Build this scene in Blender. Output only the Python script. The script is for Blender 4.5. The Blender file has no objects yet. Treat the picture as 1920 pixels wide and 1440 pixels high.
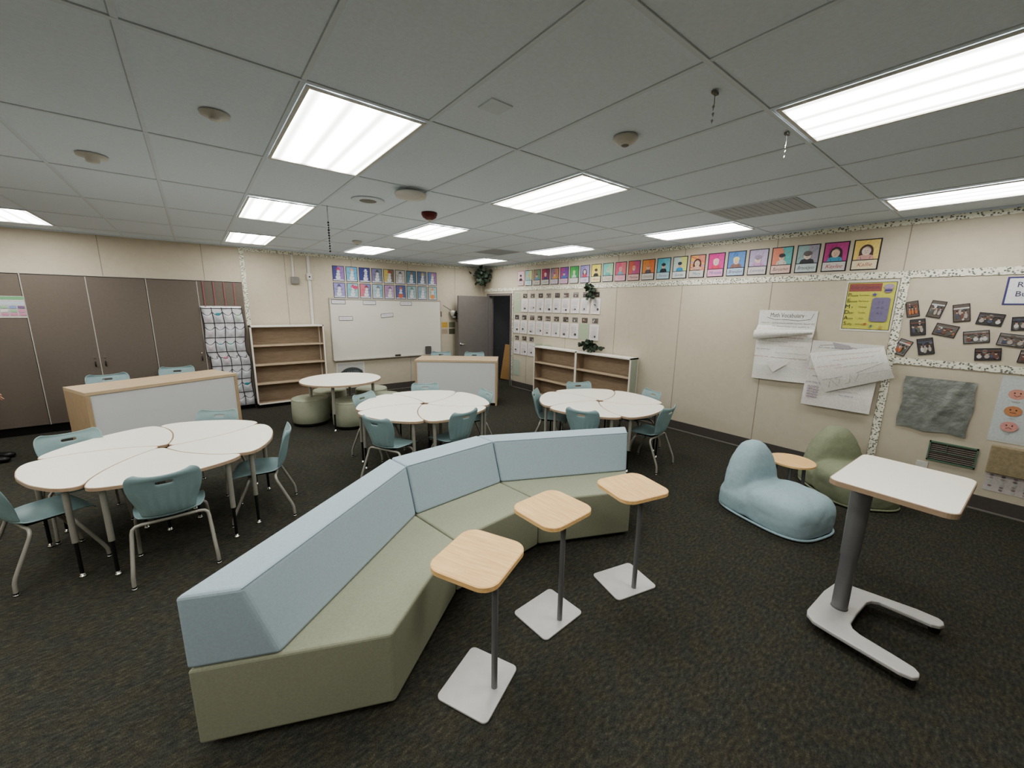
import bpy, bmesh, math, random
from mathutils import Vector, Matrix
random.seed(7)
PI=math.pi
C=bpy.context.scene.collection
def R(a): return math.radians(a)
def lin(c):
    out=[]
    for v in c[:3]:
        v=v/255.0
        out.append(v/12.92 if v<=.04045 else ((v+.055)/1.055)**2.4)
    return tuple(out)
# ------------------------------------------------------------------ materials
MATS={}
def mat(name,rgb,rough=.6,var=.06,scale=30,bump=0.0,bscale=None,metal=0.0,spec=.4,rgb2=None):
    if name in MATS: return MATS[name]
    m=bpy.data.materials.new(name); m.use_nodes=True
    nt=m.node_tree; N=nt.nodes; L=nt.links
    b=N['Principled BSDF']
    b.inputs['Roughness'].default_value=rough; b.inputs['Metallic'].default_value=metal
    b.inputs['Specular IOR Level'].default_value=spec
    tc=N.new('ShaderNodeTexCoord')
    n=N.new('ShaderNodeTexNoise'); n.inputs['Scale'].default_value=scale; n.inputs['Detail'].default_value=4
    L.new(tc.outputs['Object'],n.inputs['Vector'])
    r=N.new('ShaderNodeValToRGB'); c=lin(rgb)
    c2=lin(rgb2) if rgb2 else tuple(min(1,v*(1+var)) for v in c)
    c1=c if rgb2 else tuple(v*(1-var) for v in c)
    r.color_ramp.elements[0].position=.3; r.color_ramp.elements[1].position=.7
    r.color_ramp.elements[0].color=(*c1,1); r.color_ramp.elements[1].color=(*c2,1)
    L.new(n.outputs['Fac'],r.inputs['Fac']); L.new(r.outputs['Color'],b.inputs['Base Color'])
    if bump:
        n2=N.new('ShaderNodeTexNoise'); n2.inputs['Scale'].default_value=bscale or scale*4; n2.inputs['Detail'].default_value=3
        L.new(tc.outputs['Object'],n2.inputs['Vector'])
        bp=N.new('ShaderNodeBump'); bp.inputs['Strength'].default_value=bump; bp.inputs['Distance'].default_value=.004
        L.new(n2.outputs['Fac'],bp.inputs['Height']); L.new(bp.outputs['Normal'],b.inputs['Normal'])
    MATS[name]=m; return m
def wood(name,rgb,rgb2,stretch=(1,14,14),rough=.5):
    if name in MATS: return MATS[name]
    m=bpy.data.materials.new(name); m.use_nodes=True
    nt=m.node_tree; N=nt.nodes; L=nt.links; b=N['Principled BSDF']; b.inputs['Roughness'].default_value=rough
    tc=N.new('ShaderNodeTexCoord'); mp=N.new('ShaderNodeMapping'); mp.inputs['Scale'].default_value=stretch
    L.new(tc.outputs['Object'],mp.inputs['Vector'])
    n=N.new('ShaderNodeTexNoise'); n.inputs['Scale'].default_value=5; n.inputs['Detail'].default_value=6; n.inputs['Distortion'].default_value=.4
    L.new(mp.outputs['Vector'],n.inputs['Vector'])
    r=N.new('ShaderNodeValToRGB'); r.color_ramp.elements[0].position=.33; r.color_ramp.elements[1].position=.68
    r.color_ramp.elements[0].color=(*lin(rgb2),1); r.color_ramp.elements[1].color=(*lin(rgb),1)
    L.new(n.outputs['Fac'],r.inputs['Fac']); L.new(r.outputs['Color'],b.inputs['Base Color'])
    MATS[name]=m; return m
def border_mat():
    m=bpy.data.materials.new('border_print'); m.use_nodes=True
    nt=m.node_tree; N=nt.nodes; L=nt.links; b=N['Principled BSDF']; b.inputs['Roughness'].default_value=.7
    tc=N.new('ShaderNodeTexCoord'); v=N.new('ShaderNodeTexVoronoi'); v.inputs['Scale'].default_value=46
    L.new(tc.outputs['Object'],v.inputs['Vector'])
    r=N.new('ShaderNodeValToRGB'); r.color_ramp.elements[0].position=.24; r.color_ramp.elements[1].position=.50
    r.color_ramp.elements[0].color=(*lin((96,100,92)),1); r.color_ramp.elements[1].color=(*lin((226,224,208)),1)
    n=N.new('ShaderNodeTexNoise'); n.inputs['Scale'].default_value=55; L.new(tc.outputs['Object'],n.inputs['Vector'])
    a=N.new('ShaderNodeMath'); a.operation='MULTIPLY_ADD'; a.inputs[1].default_value=.5; 
    L.new(n.outputs['Fac'],a.inputs[0]); a.inputs[2].default_value=-.25
    s=N.new('ShaderNodeMath'); s.operation='ADD'; L.new(v.outputs['Distance'],s.inputs[0]); L.new(a.outputs[0],s.inputs[1])
    L.new(s.outputs[0],r.inputs['Fac']); L.new(r.outputs['Color'],b.inputs['Base Color'])
    MATS['border']=m; return m
def carpet_mat():
    m=bpy.data.materials.new('carpet'); m.use_nodes=True
    nt=m.node_tree; N=nt.nodes; L=nt.links; b=N['Principled BSDF']; b.inputs['Roughness'].default_value=.95; b.inputs['Specular IOR Level'].default_value=.15
    tc=N.new('ShaderNodeTexCoord')
    def noise(s,d=3,st=(1,1,1)):
        mp=N.new('ShaderNodeMapping'); mp.inputs['Scale'].default_value=st; L.new(tc.outputs['Object'],mp.inputs['Vector'])
        n=N.new('ShaderNodeTexNoise'); n.inputs['Scale'].default_value=s; n.inputs['Detail'].default_value=d; L.new(mp.outputs['Vector'],n.inputs['Vector']); return n
    n1=noise(26,5,(1,2.2,1)); n2=noise(110,4,(2.0,1,1)); n3=noise(9,3)
    r=N.new('ShaderNodeValToRGB'); E=r.color_ramp.elements
    E[0].position=.30; E[0].color=(*lin((38,39,37)),1); E[1].position=.74; E[1].color=(*lin((104,101,88)),1)
    e=E.new(.44); e.color=(*lin((54,54,50)),1); e=E.new(.58); e.color=(*lin((73,71,62)),1)
    ad=N.new('ShaderNodeMath'); ad.operation='ADD'; mu=N.new('ShaderNodeMath'); mu.operation='MULTIPLY'; mu.inputs[1].default_value=.5
    L.new(n1.outputs['Fac'],ad.inputs[0]); L.new(n2.outputs['Fac'],ad.inputs[1]); L.new(ad.outputs[0],mu.inputs[0]); L.new(mu.outputs[0],r.inputs['Fac'])
    mx=N.new('ShaderNodeMix'); mx.data_type='RGBA'; mx.blend_type='MULTIPLY'
    r3=N.new('ShaderNodeValToRGB'); r3.color_ramp.elements[0].color=(.85,.92,.97,1); r3.color_ramp.elements[1].color=(1.05,1.0,.90,1); r3.color_ramp.elements[0].position=.4; r3.color_ramp.elements[1].position=.6
    L.new(n3.outputs['Fac'],r3.inputs['Fac']); mx.inputs[0].default_value=.7
    L.new(r.outputs['Color'],mx.inputs[6]); L.new(r3.outputs['Color'],mx.inputs[7]); L.new(mx.outputs[2],b.inputs['Base Color'])
    bp=N.new('ShaderNodeBump'); bp.inputs['Strength'].default_value=.5; bp.inputs['Distance'].default_value=.006
    L.new(n2.outputs['Fac'],bp.inputs['Height']); L.new(bp.outputs['Normal'],b.inputs['Normal'])
    MATS['carpet']=m; return m
def paint_mat(name='paint',rough=.6):
    m=bpy.data.materials.new(name); m.use_nodes=True
    nt=m.node_tree; N=nt.nodes; L=nt.links; b=N['Principled BSDF']; b.inputs['Roughness'].default_value=rough
    a=N.new('ShaderNodeAttribute'); a.attribute_name='Col'
    tc=N.new('ShaderNodeTexCoord'); n=N.new('ShaderNodeTexNoise'); n.inputs['Scale'].default_value=60; n.inputs['Detail'].default_value=4
    L.new(tc.outputs['Object'],n.inputs['Vector'])
    r=N.new('ShaderNodeValToRGB'); r.color_ramp.elements[0].position=.3; r.color_ramp.elements[1].position=.7
    r.color_ramp.elements[0].color=(.84,.84,.84,1); r.color_ramp.elements[1].color=(1,1,1,1); L.new(n.outputs['Fac'],r.inputs['Fac'])
    mx=N.new('ShaderNodeMix'); mx.data_type='RGBA'; mx.blend_type='MULTIPLY'; mx.inputs[0].default_value=1
    L.new(a.outputs['Color'],mx.inputs[6]); L.new(r.outputs['Color'],mx.inputs[7]); L.new(mx.outputs[2],b.inputs['Base Color'])
    MATS[name]=m; return m
def light_mat(strength):
    m=bpy.data.materials.new('light_diffuser'); m.use_nodes=True
    nt=m.node_tree; N=nt.nodes; L=nt.links
    for n in list(N): N.remove(n)
    o=N.new('ShaderNodeOutputMaterial'); e=N.new('ShaderNodeEmission'); L.new(e.outputs[0],o.inputs[0])
    tc=N.new('ShaderNodeTexCoord'); sp=N.new('ShaderNodeSeparateXYZ'); L.new(tc.outputs['Object'],sp.inputs[0])
    # three lamp tubes behind the diffuser: cosine bands across the short side
    mu=N.new('ShaderNodeMath'); mu.operation='MULTIPLY'; mu.inputs[1].default_value=2*PI/.165; L.new(sp.outputs['X'],mu.inputs[0])
    co=N.new('ShaderNodeMath'); co.operation='COSINE'; L.new(mu.outputs[0],co.inputs[0])
    r=N.new('ShaderNodeMapRange'); r.inputs[1].default_value=-1; r.inputs[2].default_value=1; r.inputs[3].default_value=strength*.25; r.inputs[4].default_value=strength*1.55
    L.new(co.outputs[0],r.inputs[0]); L.new(r.outputs[0],e.inputs['Strength']); e.inputs['Color'].default_value=(1.0,.995,.955,1)
    MATS['light']=m; return m
carpet_mat(); border_mat(); paint_mat(); light_mat(8.0)
M={}
M['wall']=mat('wall_vinyl',(193,184,167),.75,.03,14,.25,420)
M['ceil']=mat('ceiling_tile',(226,236,247),.85,.03,60,.35,300)
M['tbar']=mat('tbar',(218,227,236),.6,.02)
M['base']=mat('baseboard_rubber',(84,80,77),.6,.05)
M['baselip']=mat('carpet_edge',(128,124,118),.6,.03)
M['blue']=mat('fabric_blue',(168,184,193),.9,.05,90,.35,700)
M['sage']=mat('fabric_sage',(155,158,138),.9,.06,90,.4,700)
M['blue_bag']=mat('bag_blue',(160,181,188),.9,.05,40,.3,500)
M['sage_bag']=mat('bag_sage',(140,146,122),.9,.05,40,.3,500)
M['vinyl']=mat('vinyl_sage',(158,161,142),.5,.04,20,.05,300)
M['chair']=mat('chair_teal',(142,165,167),.45,.03,60,.1,600)
M['tube']=mat('tube_grey',(160,157,148),.4,.03,20,metal=.2)
M['tube2']=mat('pole_grey',(128,128,130),.4,.03,20,metal=.3)
M['dark']=mat('dark_insert',(30,30,31),.45,.05)
M['chrome']=mat('chrome',(225,225,220),.15,.02,metal=1)
M['white']=mat('laminate_white',(238,234,222),.38,.012,12)
M['edge']=mat('edge_band',(172,150,128),.5,.05,40)
M['plate']=mat('plate_silver',(192,190,188),.45,.03,20,metal=.15)
M['maple']=wood('maple_top',(242,205,150),(226,184,128),(14,1.2,14))
M['oak']=wood('desk_oak',(202,182,154),(184,162,132),(1.2,14,14))
M['oakv']=wood('desk_oak_side',(184,162,134),(166,143,114),(14,14,1.2))
M['shelf']=wood('shelf_birch',(190,172,150),(174,155,132),(1.5,14,14))
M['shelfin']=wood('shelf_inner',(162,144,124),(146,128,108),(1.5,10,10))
M['panelw']=mat('panel_white',(205,206,206),.45,.01,8)
M['case']=mat('case_white',(228,224,215),.5,.02,10)
M['caseg']=mat('case_sage',(158,164,150),.6,.03,10)
M['door']=mat('door_grey',(118,113,110),.5,.04,10)
M['cab']=mat('cabinet_taupe',(107,98,90),.55,.04,30,.1,300)
M['alum']=mat('trim_alu',(170,166,158),.4,.03)
M['wb']=mat('whiteboard',(214,211,203),.22,.012,4)
M['paper']=mat('paper',(232,229,224),.8,.02,12,.1,40)
M['black']=mat('black_rubber',(22,22,22),.6,.05)
M['plastic']=mat('white_plastic',(205,203,196),.4,.02)
M['leaf']=mat('leaf_dark',(62,74,62),.6,.3,30)
M['red']=mat('dome_red',(110,50,50),.3,.1)
M['grille_ceiling']=mat('grille_ceiling',(176,182,188),.6,.04)
M['grille']=mat('grille_grey',(132,130,126),.6,.05)
# ------------------------------------------------------------------ mesh helpers
class MB:
    def __init__(s): s.v=[]; s.f=[]; s.m=[]; s.sm=[]; s.mats=[]
    def mi(s,m):
        if m not in s.mats: s.mats.append(m)
        return s.mats.index(m)
    def add(s,verts,faces,m,smooth=False):
        o=len(s.v); s.v+= [tuple(v) for v in verts]; k=s.mi(m)
        for f in faces: s.f.append(tuple(i+o for i in f)); s.m.append(k); s.sm.append(smooth)
        return s
    def box(s,x0,x1,y0,y1,z0,z1,m):
        v=[(x0,y0,z0),(x1,y0,z0),(x1,y1,z0),(x0,y1,z0),(x0,y0,z1),(x1,y0,z1),(x1,y1,z1),(x0,y1,z1)]
        return s.add(v,[(0,3,2,1),(4,5,6,7),(0,1,5,4),(1,2,6,5),(2,3,7,6),(3,0,4,7)],m)
    def prism(s,poly,z0,z1,m,mside=None,poly_top=None):
        n=len(poly); pt=poly_top or poly
        v=[(x,y,z0) for x,y in poly]+[(x,y,z1) for x,y in pt]
        return s.add(v,[tuple(reversed(range(n))),tuple(range(n,2*n))]+[(i,(i+1)%n,n+(i+1)%n,n+i) for i in range(n)],m)
    def tube(s,path,r,m,n=10,cap=True):
        P=[Vector(p) for p in path]; rs=r if isinstance(r,(list,tuple)) else [r]*len(P)
        vs=[]; prev=None
        for i,p in enumerate(P):
            t=(P[min(i+1,len(P)-1)]-P[max(i-1,0)]).normalized()
            if prev is None:
                a=Vector((0,0,1)) if abs(t.z)<.9 else Vector((1,0,0)); u=t.cross(a).normalized()
            else: u=(prev-t*prev.dot(t)).normalized()
            prev=u; w=t.cross(u)
            for k in range(n):
                an=2*PI*k/n; vs.append(p+(u*math.cos(an)+w*math.sin(an))*rs[i])
        fs=[]
        for i in range(len(P)-1):
            for k in range(n): fs.append((i*n+k,i*n+(k+1)%n,(i+1)*n+(k+1)%n,(i+1)*n+k))
        s.add(vs,fs,m,True)
        if cap: s.add(vs[:n],[tuple(reversed(range(n)))],m); s.add(vs[-n:],[tuple(range(n))],m)
        return s
    def lathe(s,prof,m,n=24,c=(0,0,0)):
        vs=[];fs=[]
        for r,z in prof:
            for k in range(n):
                a=2*PI*k/n; vs.append((c[0]+r*math.cos(a),c[1]+r*math.sin(a),c[2]+z))
        for i in range(len(prof)-1):
            for k in range(n): fs.append((i*n+k,i*n+(k+1)%n,(i+1)*n+(k+1)%n,(i+1)*n+k))
        return s.add(vs,fs,m,True)
    def build(s,name,parent=None,bevel=0,seg=2,smooth=False,loc=None,rz=0,subs=0,solid=0):
        me=bpy.data.meshes.new(name); me.from_pydata(s.v,[],s.f)
        for m in s.mats: me.materials.append(m)
        me.polygons.foreach_set('material_index',s.m)
        me.polygons.foreach_set('use_smooth',[smooth or a for a in s.sm])
        me.update()
        o=bpy.data.objects.new(name,me); C.objects.link(o)
        if parent is not None: o.parent=parent
        if loc: o.location=loc
        o.rotation_euler=(0,0,rz)
        if solid:
            d=o.modifiers.new('solid','SOLIDIFY'); d.thickness=solid; d.offset=0
        if bevel:
            d=o.modifiers.new('bevel','BEVEL'); d.width=bevel; d.segments=seg; d.limit_method='ANGLE'; d.angle_limit=R(35); d.harden_normals=False
        if subs:
            d=o.modifiers.new('subs','SUBSURF'); d.levels=subs; d.render_levels=subs
        return o
def tag(o,label=None,cat=None,group=None,kind=None):
    if label: o['label']=label
    if cat: o['category']=cat
    if group: o['group']=group
    if kind: o['kind']=kind
    return o
def thing(name,label,cat,loc=(0,0,0),rz=0,group=None):
    o=bpy.data.objects.new(name,None); C.objects.link(o); o.location=loc; o.rotation_euler=(0,0,rz); o.empty_display_size=.1
    return tag(o,label,cat,group)
def struct(o): o['kind']='structure'; return o
def copy_tree(o,parent=None):
    c=o.copy(); C.objects.link(c)
    if parent is not None: c.parent=parent
    for ch in [x for x in o.children]: copy_tree(ch,c)
    return c
def rrect(w,d,r,n=6,cx=0,cy=0):
    out=[]
    for sx,sy,a0 in ((1,1,0),(-1,1,90),(-1,-1,180),(1,-1,270)):
        for k in range(n+1):
            a=R(a0+90*k/n); out.append((cx+sx*(w/2-r)+r*math.cos(a),cy+sy*(d/2-r)+r*math.sin(a)))
    return out
def offset_poly(p,d):
    n=len(p); out=[]
    for i in range(n):
        a=Vector(p[i-1]);b=Vector(p[i]);c=Vector(p[(i+1)%n])
        e1=(b-a); e2=(c-b)
        if e1.length<1e-9 or e2.length<1e-9: out.append(tuple(b)); continue
        n1=Vector((e1.y,-e1.x)).normalized(); n2=Vector((e2.y,-e2.x)).normalized(); nn=(n1+n2)
        nn=nn.normalized()/max(.4,nn.normalized().dot(n1)); out.append(tuple(b+nn*d))
    return out
def slab(parent,outline,z0,z1,top,band,name='tabletop',bname='edge_band'):
    """outline counter-clockwise; top board and its own edge band strip"""
    ins=offset_poly(outline,-.004)
    MB().prism(ins,z0,z1,top).build(name,parent,bevel=.0015,seg=1)
    n=len(outline); vs=[]; fs=[]
    for (p,z) in ((ins,z0+.0005),(outline,z0+.001),(outline,z1-.003),(ins,z1-.0008)):
        vs+=[(x,y,z) for x,y in p]
    for k in range(3):
        for i in range(n): fs.append((k*n+i,k*n+(i+1)%n,(k+1)*n+(i+1)%n,(k+1)*n+i))
    MB().add(vs,fs,band,False).build(bname,parent)
# ------------------------------------------------------------------ camera
CH=1.985
f_px=741.35; pitch=R(11.1305); roll=R(.875); yaw=R(38.5327)
fwd=Vector((math.sin(yaw)*math.cos(pitch),math.cos(yaw)*math.cos(pitch),-math.sin(pitch)))
rt=Vector((math.cos(yaw),-math.sin(yaw),0)); up=rt.cross(fwd)
r2=rt*math.cos(roll)+up*math.sin(roll); u2=-rt*math.sin(roll)+up*math.cos(roll)
cam=bpy.data.cameras.new('camera'); co=bpy.data.objects.new('camera',cam); C.objects.link(co)
mt=Matrix((r2,u2,-fwd)).transposed().to_4x4(); mt.translation=Vector((0,0,CH)); co.matrix_world=mt
cam.sensor_width=36; cam.lens=36*f_px/1920; cam.clip_start=.05
bpy.context.scene.camera=co
# ------------------------------------------------------------------ the room
XR=6.119; YB=8.96; XL=-4.3; YF=-2.4; H=2.98
DY0,DY1,DZ=7.775,8.671,2.235       # door opening in the right wall
def seam_wall(name,m,boxes):
    b=MB()
    for q in boxes: b.box(*q,m)
    return struct(b.build(name))
struct(MB().box(XL-.1,XR+2.6,YF-.1,YB+.1,-.1,0,MATS['carpet']).build('floor'))
struct(MB().box(XL-.1,XR+2.6,YF-.1,YB+.1,H,H+.1,M['ceil']).build('ceiling'))
seam_wall('wall_back',M['wall'],[(XL-.1,XR,YB,YB+.1,0,H)])
seam_wall('wall_left',M['wall'],[(XL-.1,XL,YF,YB,0,H)])
seam_wall('wall_front',M['wall'],[(XL-.1,XR+.1,YF-.1,YF,0,H)])
seam_wall('wall_right',M['wall'],[(XR,XR+.1,YF,DY0-.03,0,H),(XR,XR+.1,DY1+.03,YB+.1,0,H),(XR,XR+.1,DY0-.03,DY1+.03,DZ+.03,H)])
# wall panel seams (thin vertical battens of the same vinyl)
bt=MB(); M['seam']=mat('seam',(150,140,130),.8,.02)
for x in (-3.57,-2.31,-1.049,.211,1.473,2.723,3.99,5.24): bt.box(x-.004,x+.004,YB-.002,YB+.001,.15,H,M['seam'])
struct(bt.build('trim_1'))
bt=MB()
for y in (-1.66,-.4,.86,2.117,3.385,4.64,5.90,7.16): bt.box(XR-.002,XR+.001,y-.004,y+.004,.15,H,M['seam'])
struct(bt.build('trim_2'))
def baseboard(name,b1,b2):
    b=MB(); b.box(*b1,M['base']); b.box(*b2,M['baselip']); return struct(b.build(name))
baseboard('baseboard_back',(XL,XR,YB-.012,YB,0,.15),(XL,XR,YB-.022,YB-.012,0,.012))
baseboard('baseboard_right',(XR-.012,XR,YF,DY0-.09,0,.15),(XR-.026,XR-.012,YF,DY0-.09,0,.014))
baseboard('baseboard_left',(XL,XL+.012,YF,YB,0,.15),(XL+.012,XL+.02,YF,YB,0,.012))
baseboard('baseboard_front',(XL,XR,YF,YF+.012,0,.15),(XL,XR,YF+.012,YF+.02,0,.012))
# suspended ceiling grid
GX=[-4.3+.02,-3.86,-3.235,-2.61,-1.985,-1.36,-.735,-.11,.505,1.135,1.76,2.39,3.02,3.65,4.285,4.91,5.54,6.10]
GY=[-1.55,-.3,.955,2.19,3.44,4.66,5.94,7.22,8.45]
g=MB(); M['tdark']=mat('tile_gap',(188,194,201),.9,.05)
for x in GX: g.box(x-.011,x+.011,YF,YB,H-.004,H+.001,M['tbar'])
for y in GY: g.box(XL,XR,y-.011,y+.011,H-.005,H+.001,M['tbar'])
for y in GY: g.box(XL,XR,y-.015,y-.011,H-.0015,H+.001,M['tdark'])
for x in GX: g.box(x-.015,x-.011,YF,YB,H-.0015,H+.001,M['tdark'])
struct(g.build('trim_3'))
# light ledge between wall and ceiling
g=MB(); g.box(XL,XR,YB-.02,YB,H-.02,H,M['tbar']); g.box(XR-.02,XR,YF,YB,H-.02,H,M['tbar']); struct(g.build('trim_4'))
# ------------------------------------------------------------------ ceiling lights
LW,LL=.567,1.16
diff=MB().add([(-LW/2,-LL/2,0),(LW/2,-LL/2,0),(LW/2,LL/2,0),(-LW/2,LL/2,0)],[(3,2,1,0)],MATS['light'])
def frame_mb(w,l,t,h,m):
    b=MB(); b.box(-w/2-t,w/2+t,-l/2-t,-l/2,-h,0,m); b.box(-w/2-t,w/2+t,l/2,l/2+t,-h,0,m); b.box(-w/2-t,-w/2,-l/2,l/2,-h,0,m); b.box(w/2,w/2+t,-l/2,l/2,-h,0,m); return b
first=None
cols=[(-2.9,'far left column'),(-1.66,'left column'),(.82,'column over the left flower table'),(2.705,'middle column'),(5.284,'column beside the portrait wall')]
rows=[(-.31+.632,0),(2.805,1),(5.32,2),(7.79,3)]
rown=['nearest','second','third','farthest']
vis={(1,3):'recessed ceiling light cut by the left edge of the photo above the grey cabinets',
(2,1):'large recessed ceiling light nearest the camera on the left, above the left flower table',
(2,2):'recessed ceiling light second from the camera in the left row, before the hanging twig chain',
(2,3):'recessed ceiling light farthest back in the left row, touching the wall above the cabinets',
(3,0):'largest recessed ceiling light at the upper right, beside the dangling crystal hook',
(3,1):'recessed ceiling light in mid ceiling between the two white smoke detectors and the access point',
(3,2):'recessed ceiling light just behind the red ceiling dome',
(3,3):'small far recessed ceiling light above the snowman paintings',
(4,0):'long recessed ceiling light cut by the right edge above the clustered photos',
(4,1):'recessed ceiling light right of the grey ceiling grille corner near the portraits',
(4,2):'recessed ceiling light above the first portraits by the typed pages',
(4,3):'recessed ceiling light nearest the room corner and the leafy plant'}
for ci,(x,cn) in enumerate(cols):
    for y,ri in rows:
        lab=vis.get((ci,ri),'recessed ceiling light in the %s, %s row, outside the view'%(cn,rown[ri]))
        if first is None:
            first=thing('ceiling_light',lab,'ceiling light',(x,y,H-.006),0,'recessed ceiling lights')
            diff.build('diffuser',first); frame_mb(LW,LL,.018,.008,M['plastic']).build('light_frame',first); t=first
        else: t=copy_tree(first); t.location=(x,y,H-.006)
        t['label']=lab
# ------------------------------------------------------------------ art kit (flat painted paper)
FC=bpy.data.curves.new('txt','FONT'); FO=bpy.data.objects.new('txt',FC)
_tc={}
def text_tris(s,size,shear=0):
    k=(s,shear)
    if k not in _tc:
        FC.body=s; FC.size=1.0; FC.shear=shear; FC.align_x='CENTER'; FC.align_y='CENTER'; FC.resolution_u=2
        C.objects.link(FO)
        bpy.context.view_layer.update()
        dg=bpy.context.evaluated_depsgraph_get()
        me=bpy.data.meshes.new_from_object(FO.evaluated_get(dg))
        _tc[k]=([tuple(v.co[:2]) for v in me.vertices],[tuple(p.vertices) for p in me.polygons])
        bpy.data.meshes.remove(me); C.objects.unlink(FO)
    v,f=_tc[k]
    return [(x*size,y*size) for x,y in v],f
class Art:
    """flat drawing: local x to the right, local z up, seen from local -y"""
    def __init__(s): s.v=[]; s.f=[]; s.c=[]; s.k=0
    def _add(s,pts,faces,col,depth=None):
        s.k+=1; d=depth if depth is not None else -.0004*s.k
        o=len(s.v); s.v+=[(x,d,z) for x,z in pts]; c=lin([v*.86+24 for v in col])
        for f in faces: s.f.append(tuple(i+o for i in f)); s.c.append(c)
    def poly(s,pts,col): s._add(pts,[tuple(range(len(pts)))],col)
    def rect(s,x0,z0,x1,z1,col): s.poly([(x0,z0),(x1,z0),(x1,z1),(x0,z1)],col)
    def ell(s,cx,cz,rx,rz,col,n=14,a0=0,a1=360):
        s.poly([(cx+rx*math.cos(R(a0+(a1-a0)*k/n)),cz+rz*math.sin(R(a0+(a1-a0)*k/n))) for k in range(n+(0 if a1-a0==360 else 1))],col)
    def line(s,pts,w,col):
        s.k+=1; o=len(s.v); n=len(pts); L=[]
        for i in range(n):
            a=Vector(pts[max(i-1,0)]);b=Vector(pts[min(i+1,n-1)]); t=(b-a)
            t=t.normalized() if t.length>1e-9 else Vector((1,0)); nn=Vector((-t.y,t.x))*w/2
            p=Vector(pts[i]); L+= [tuple(p+nn),tuple(p-nn)]
        s.v+=[(x,-.0004*s.k,z) for x,z in L]; c=lin(col)
        for i in range(n-1): s.f.append((o+2*i,o+2*i+1,o+2*i+3,o+2*i+2)); s.c.append(c)
    def text(s,t,cx,cz,size,col,shear=0,maxw=None):
        v,f=text_tris(t,size,shear)
        if maxw and v:
            w=max(x for x,_ in v)-min(x for x,_ in v)
            if w>maxw: v=[(x*maxw/w,y) for x,y in v]
        s._add([(x+cx,z+cz) for x,z in v],f,col)
    def scrib(s,x0,x1,z,h,col,w=.0016,slope=0):
        x=x0; 
        while x<x1-.01:
            L=min(random.uniform(.02,.06),x1-x); pts=[]; n=max(3,int(L/.006))
            for k in range(n+1): pts.append((x+L*k/n,z+slope*(x-x0)+(h*random.uniform(.2,.6) if k%2 else -h*random.uniform(.1,.4))))
            s.line(pts,w,col); x+=L+random.uniform(.008,.016)
    def border(s,w,h,t,col):
        s.rect(-w/2,-h/2,w/2,-h/2+t,col); s.rect(-w/2,h/2-t,w/2,h/2,col); s.rect(-w/2,-h/2,-w/2+t,h/2,col); s.rect(w/2-t,-h/2,w/2,h/2,col)
    def build(s,name,backing=None,parent=None,loc=None,rz=0,tilt=0,thick=.003,fn=None,mat_=None):
        if backing:
            w,h,col=backing; c=lin(col); o=len(s.v); y=thick
            s.v+=[(-w/2,0,-h/2),(w/2,0,-h/2),(w/2,0,h/2),(-w/2,0,h/2),(-w/2,y,-h/2),(w/2,y,-h/2),(w/2,y,h/2),(-w/2,y,h/2)]
            for f in ((0,1,2,3),(7,6,5,4),(0,4,5,1),(1,5,6,2),(2,6,7,3),(3,7,4,0)): s.f.append(tuple(i+o for i in f)); s.c.append(c)
        vs=[fn(*v) for v in s.v] if fn else s.v
        me=bpy.data.meshes.new(name); me.from_pydata(vs,[],s.f); me.materials.append(mat_ or MATS['paint'])
        ca=me.color_attributes.new('Col','FLOAT_COLOR','CORNER'); i=0; buf=[]
        for f,c in zip(s.f,s.c): buf+= [c[0],c[1],c[2],1.0]*len(f)
        ca.data.foreach_set('color',buf); me.update()
        o=bpy.data.objects.new(name,me); C.objects.link(o)
        if parent is not None: o.parent=parent
        if loc: o.location=loc
        o.rotation_euler=(0,tilt,rz)
        return o
def on_right(y,z,d=.0032): return ((XR-d,y,z),R(-90))
def on_back(x,z,d=.006): return ((x,YB-d,z),0)
ZO=.039
# ------------------------------------------------------------------ borders
def scallop(L,w,n_per=.09,amp=.006):
    n=int(L/.015); top=[];bot=[]
    for i in range(n+1):
        x=L*i/n; a=amp*abs(math.sin(PI*x/n_per))+amp*.4*math.sin(2*PI*x/.037)
        top.append((x,w/2+a)); bot.append((x,-w/2-a))
    return top,bot
def border_strip(name,label,L,w,loc,rz,vertical=False,group='printed bulletin borders'):
    top,bot=scallop(L,w-.01); n=len(top); vs=[];fs=[]
    for p in (top,bot):
        for x,z in p: vs.append(((x,0,z) if not vertical else (z,0,x)))
    for i in range(n-1): fs.append((i,i+1,n+i+1,n+i) if not vertical else (i+1,i,n+i,n+i+1))
    o=MB().add(vs,fs,MATS['border']).build(name,None,loc=loc,rz=rz,solid=.002)
    return tag(o,label,'border',group)
border_strip('border_strip','white printed border running along the top of the back wall below the ceiling',XR-.75,.075,(.75,YB-.008,2.94),0)
border_strip('border_strip','white printed border along the top of the right wall below the ceiling',YB-YF,.075,(XR-.008,YB,2.94),R(-90))
border_strip('border_strip','long white scalloped border under the row of coloured portraits',8.93-YF,.075,(XR-.008,8.93,2.388),R(-90))
border_strip('border_strip','lower horizontal scalloped border beneath the clustered photos on the right wall',.82-YF,.072,(XR-.009,.83,1.455),R(-90))
border_strip('border_strip','vertical scalloped border beside the yellow poster and the photo cluster',2.2,.072,(XR-.0115,.825,.155),R(-90),True)
border_strip('border_strip','vertical printed border between the doorway and the typed pages',2.2,.07,(XR-.0115,7.70,.15),R(-90),True)
border_strip('border_strip','vertical printed border on the back wall beside the grey cabinets',1.4,.07,(.79,YB-.009,1.54),0,True)
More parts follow.
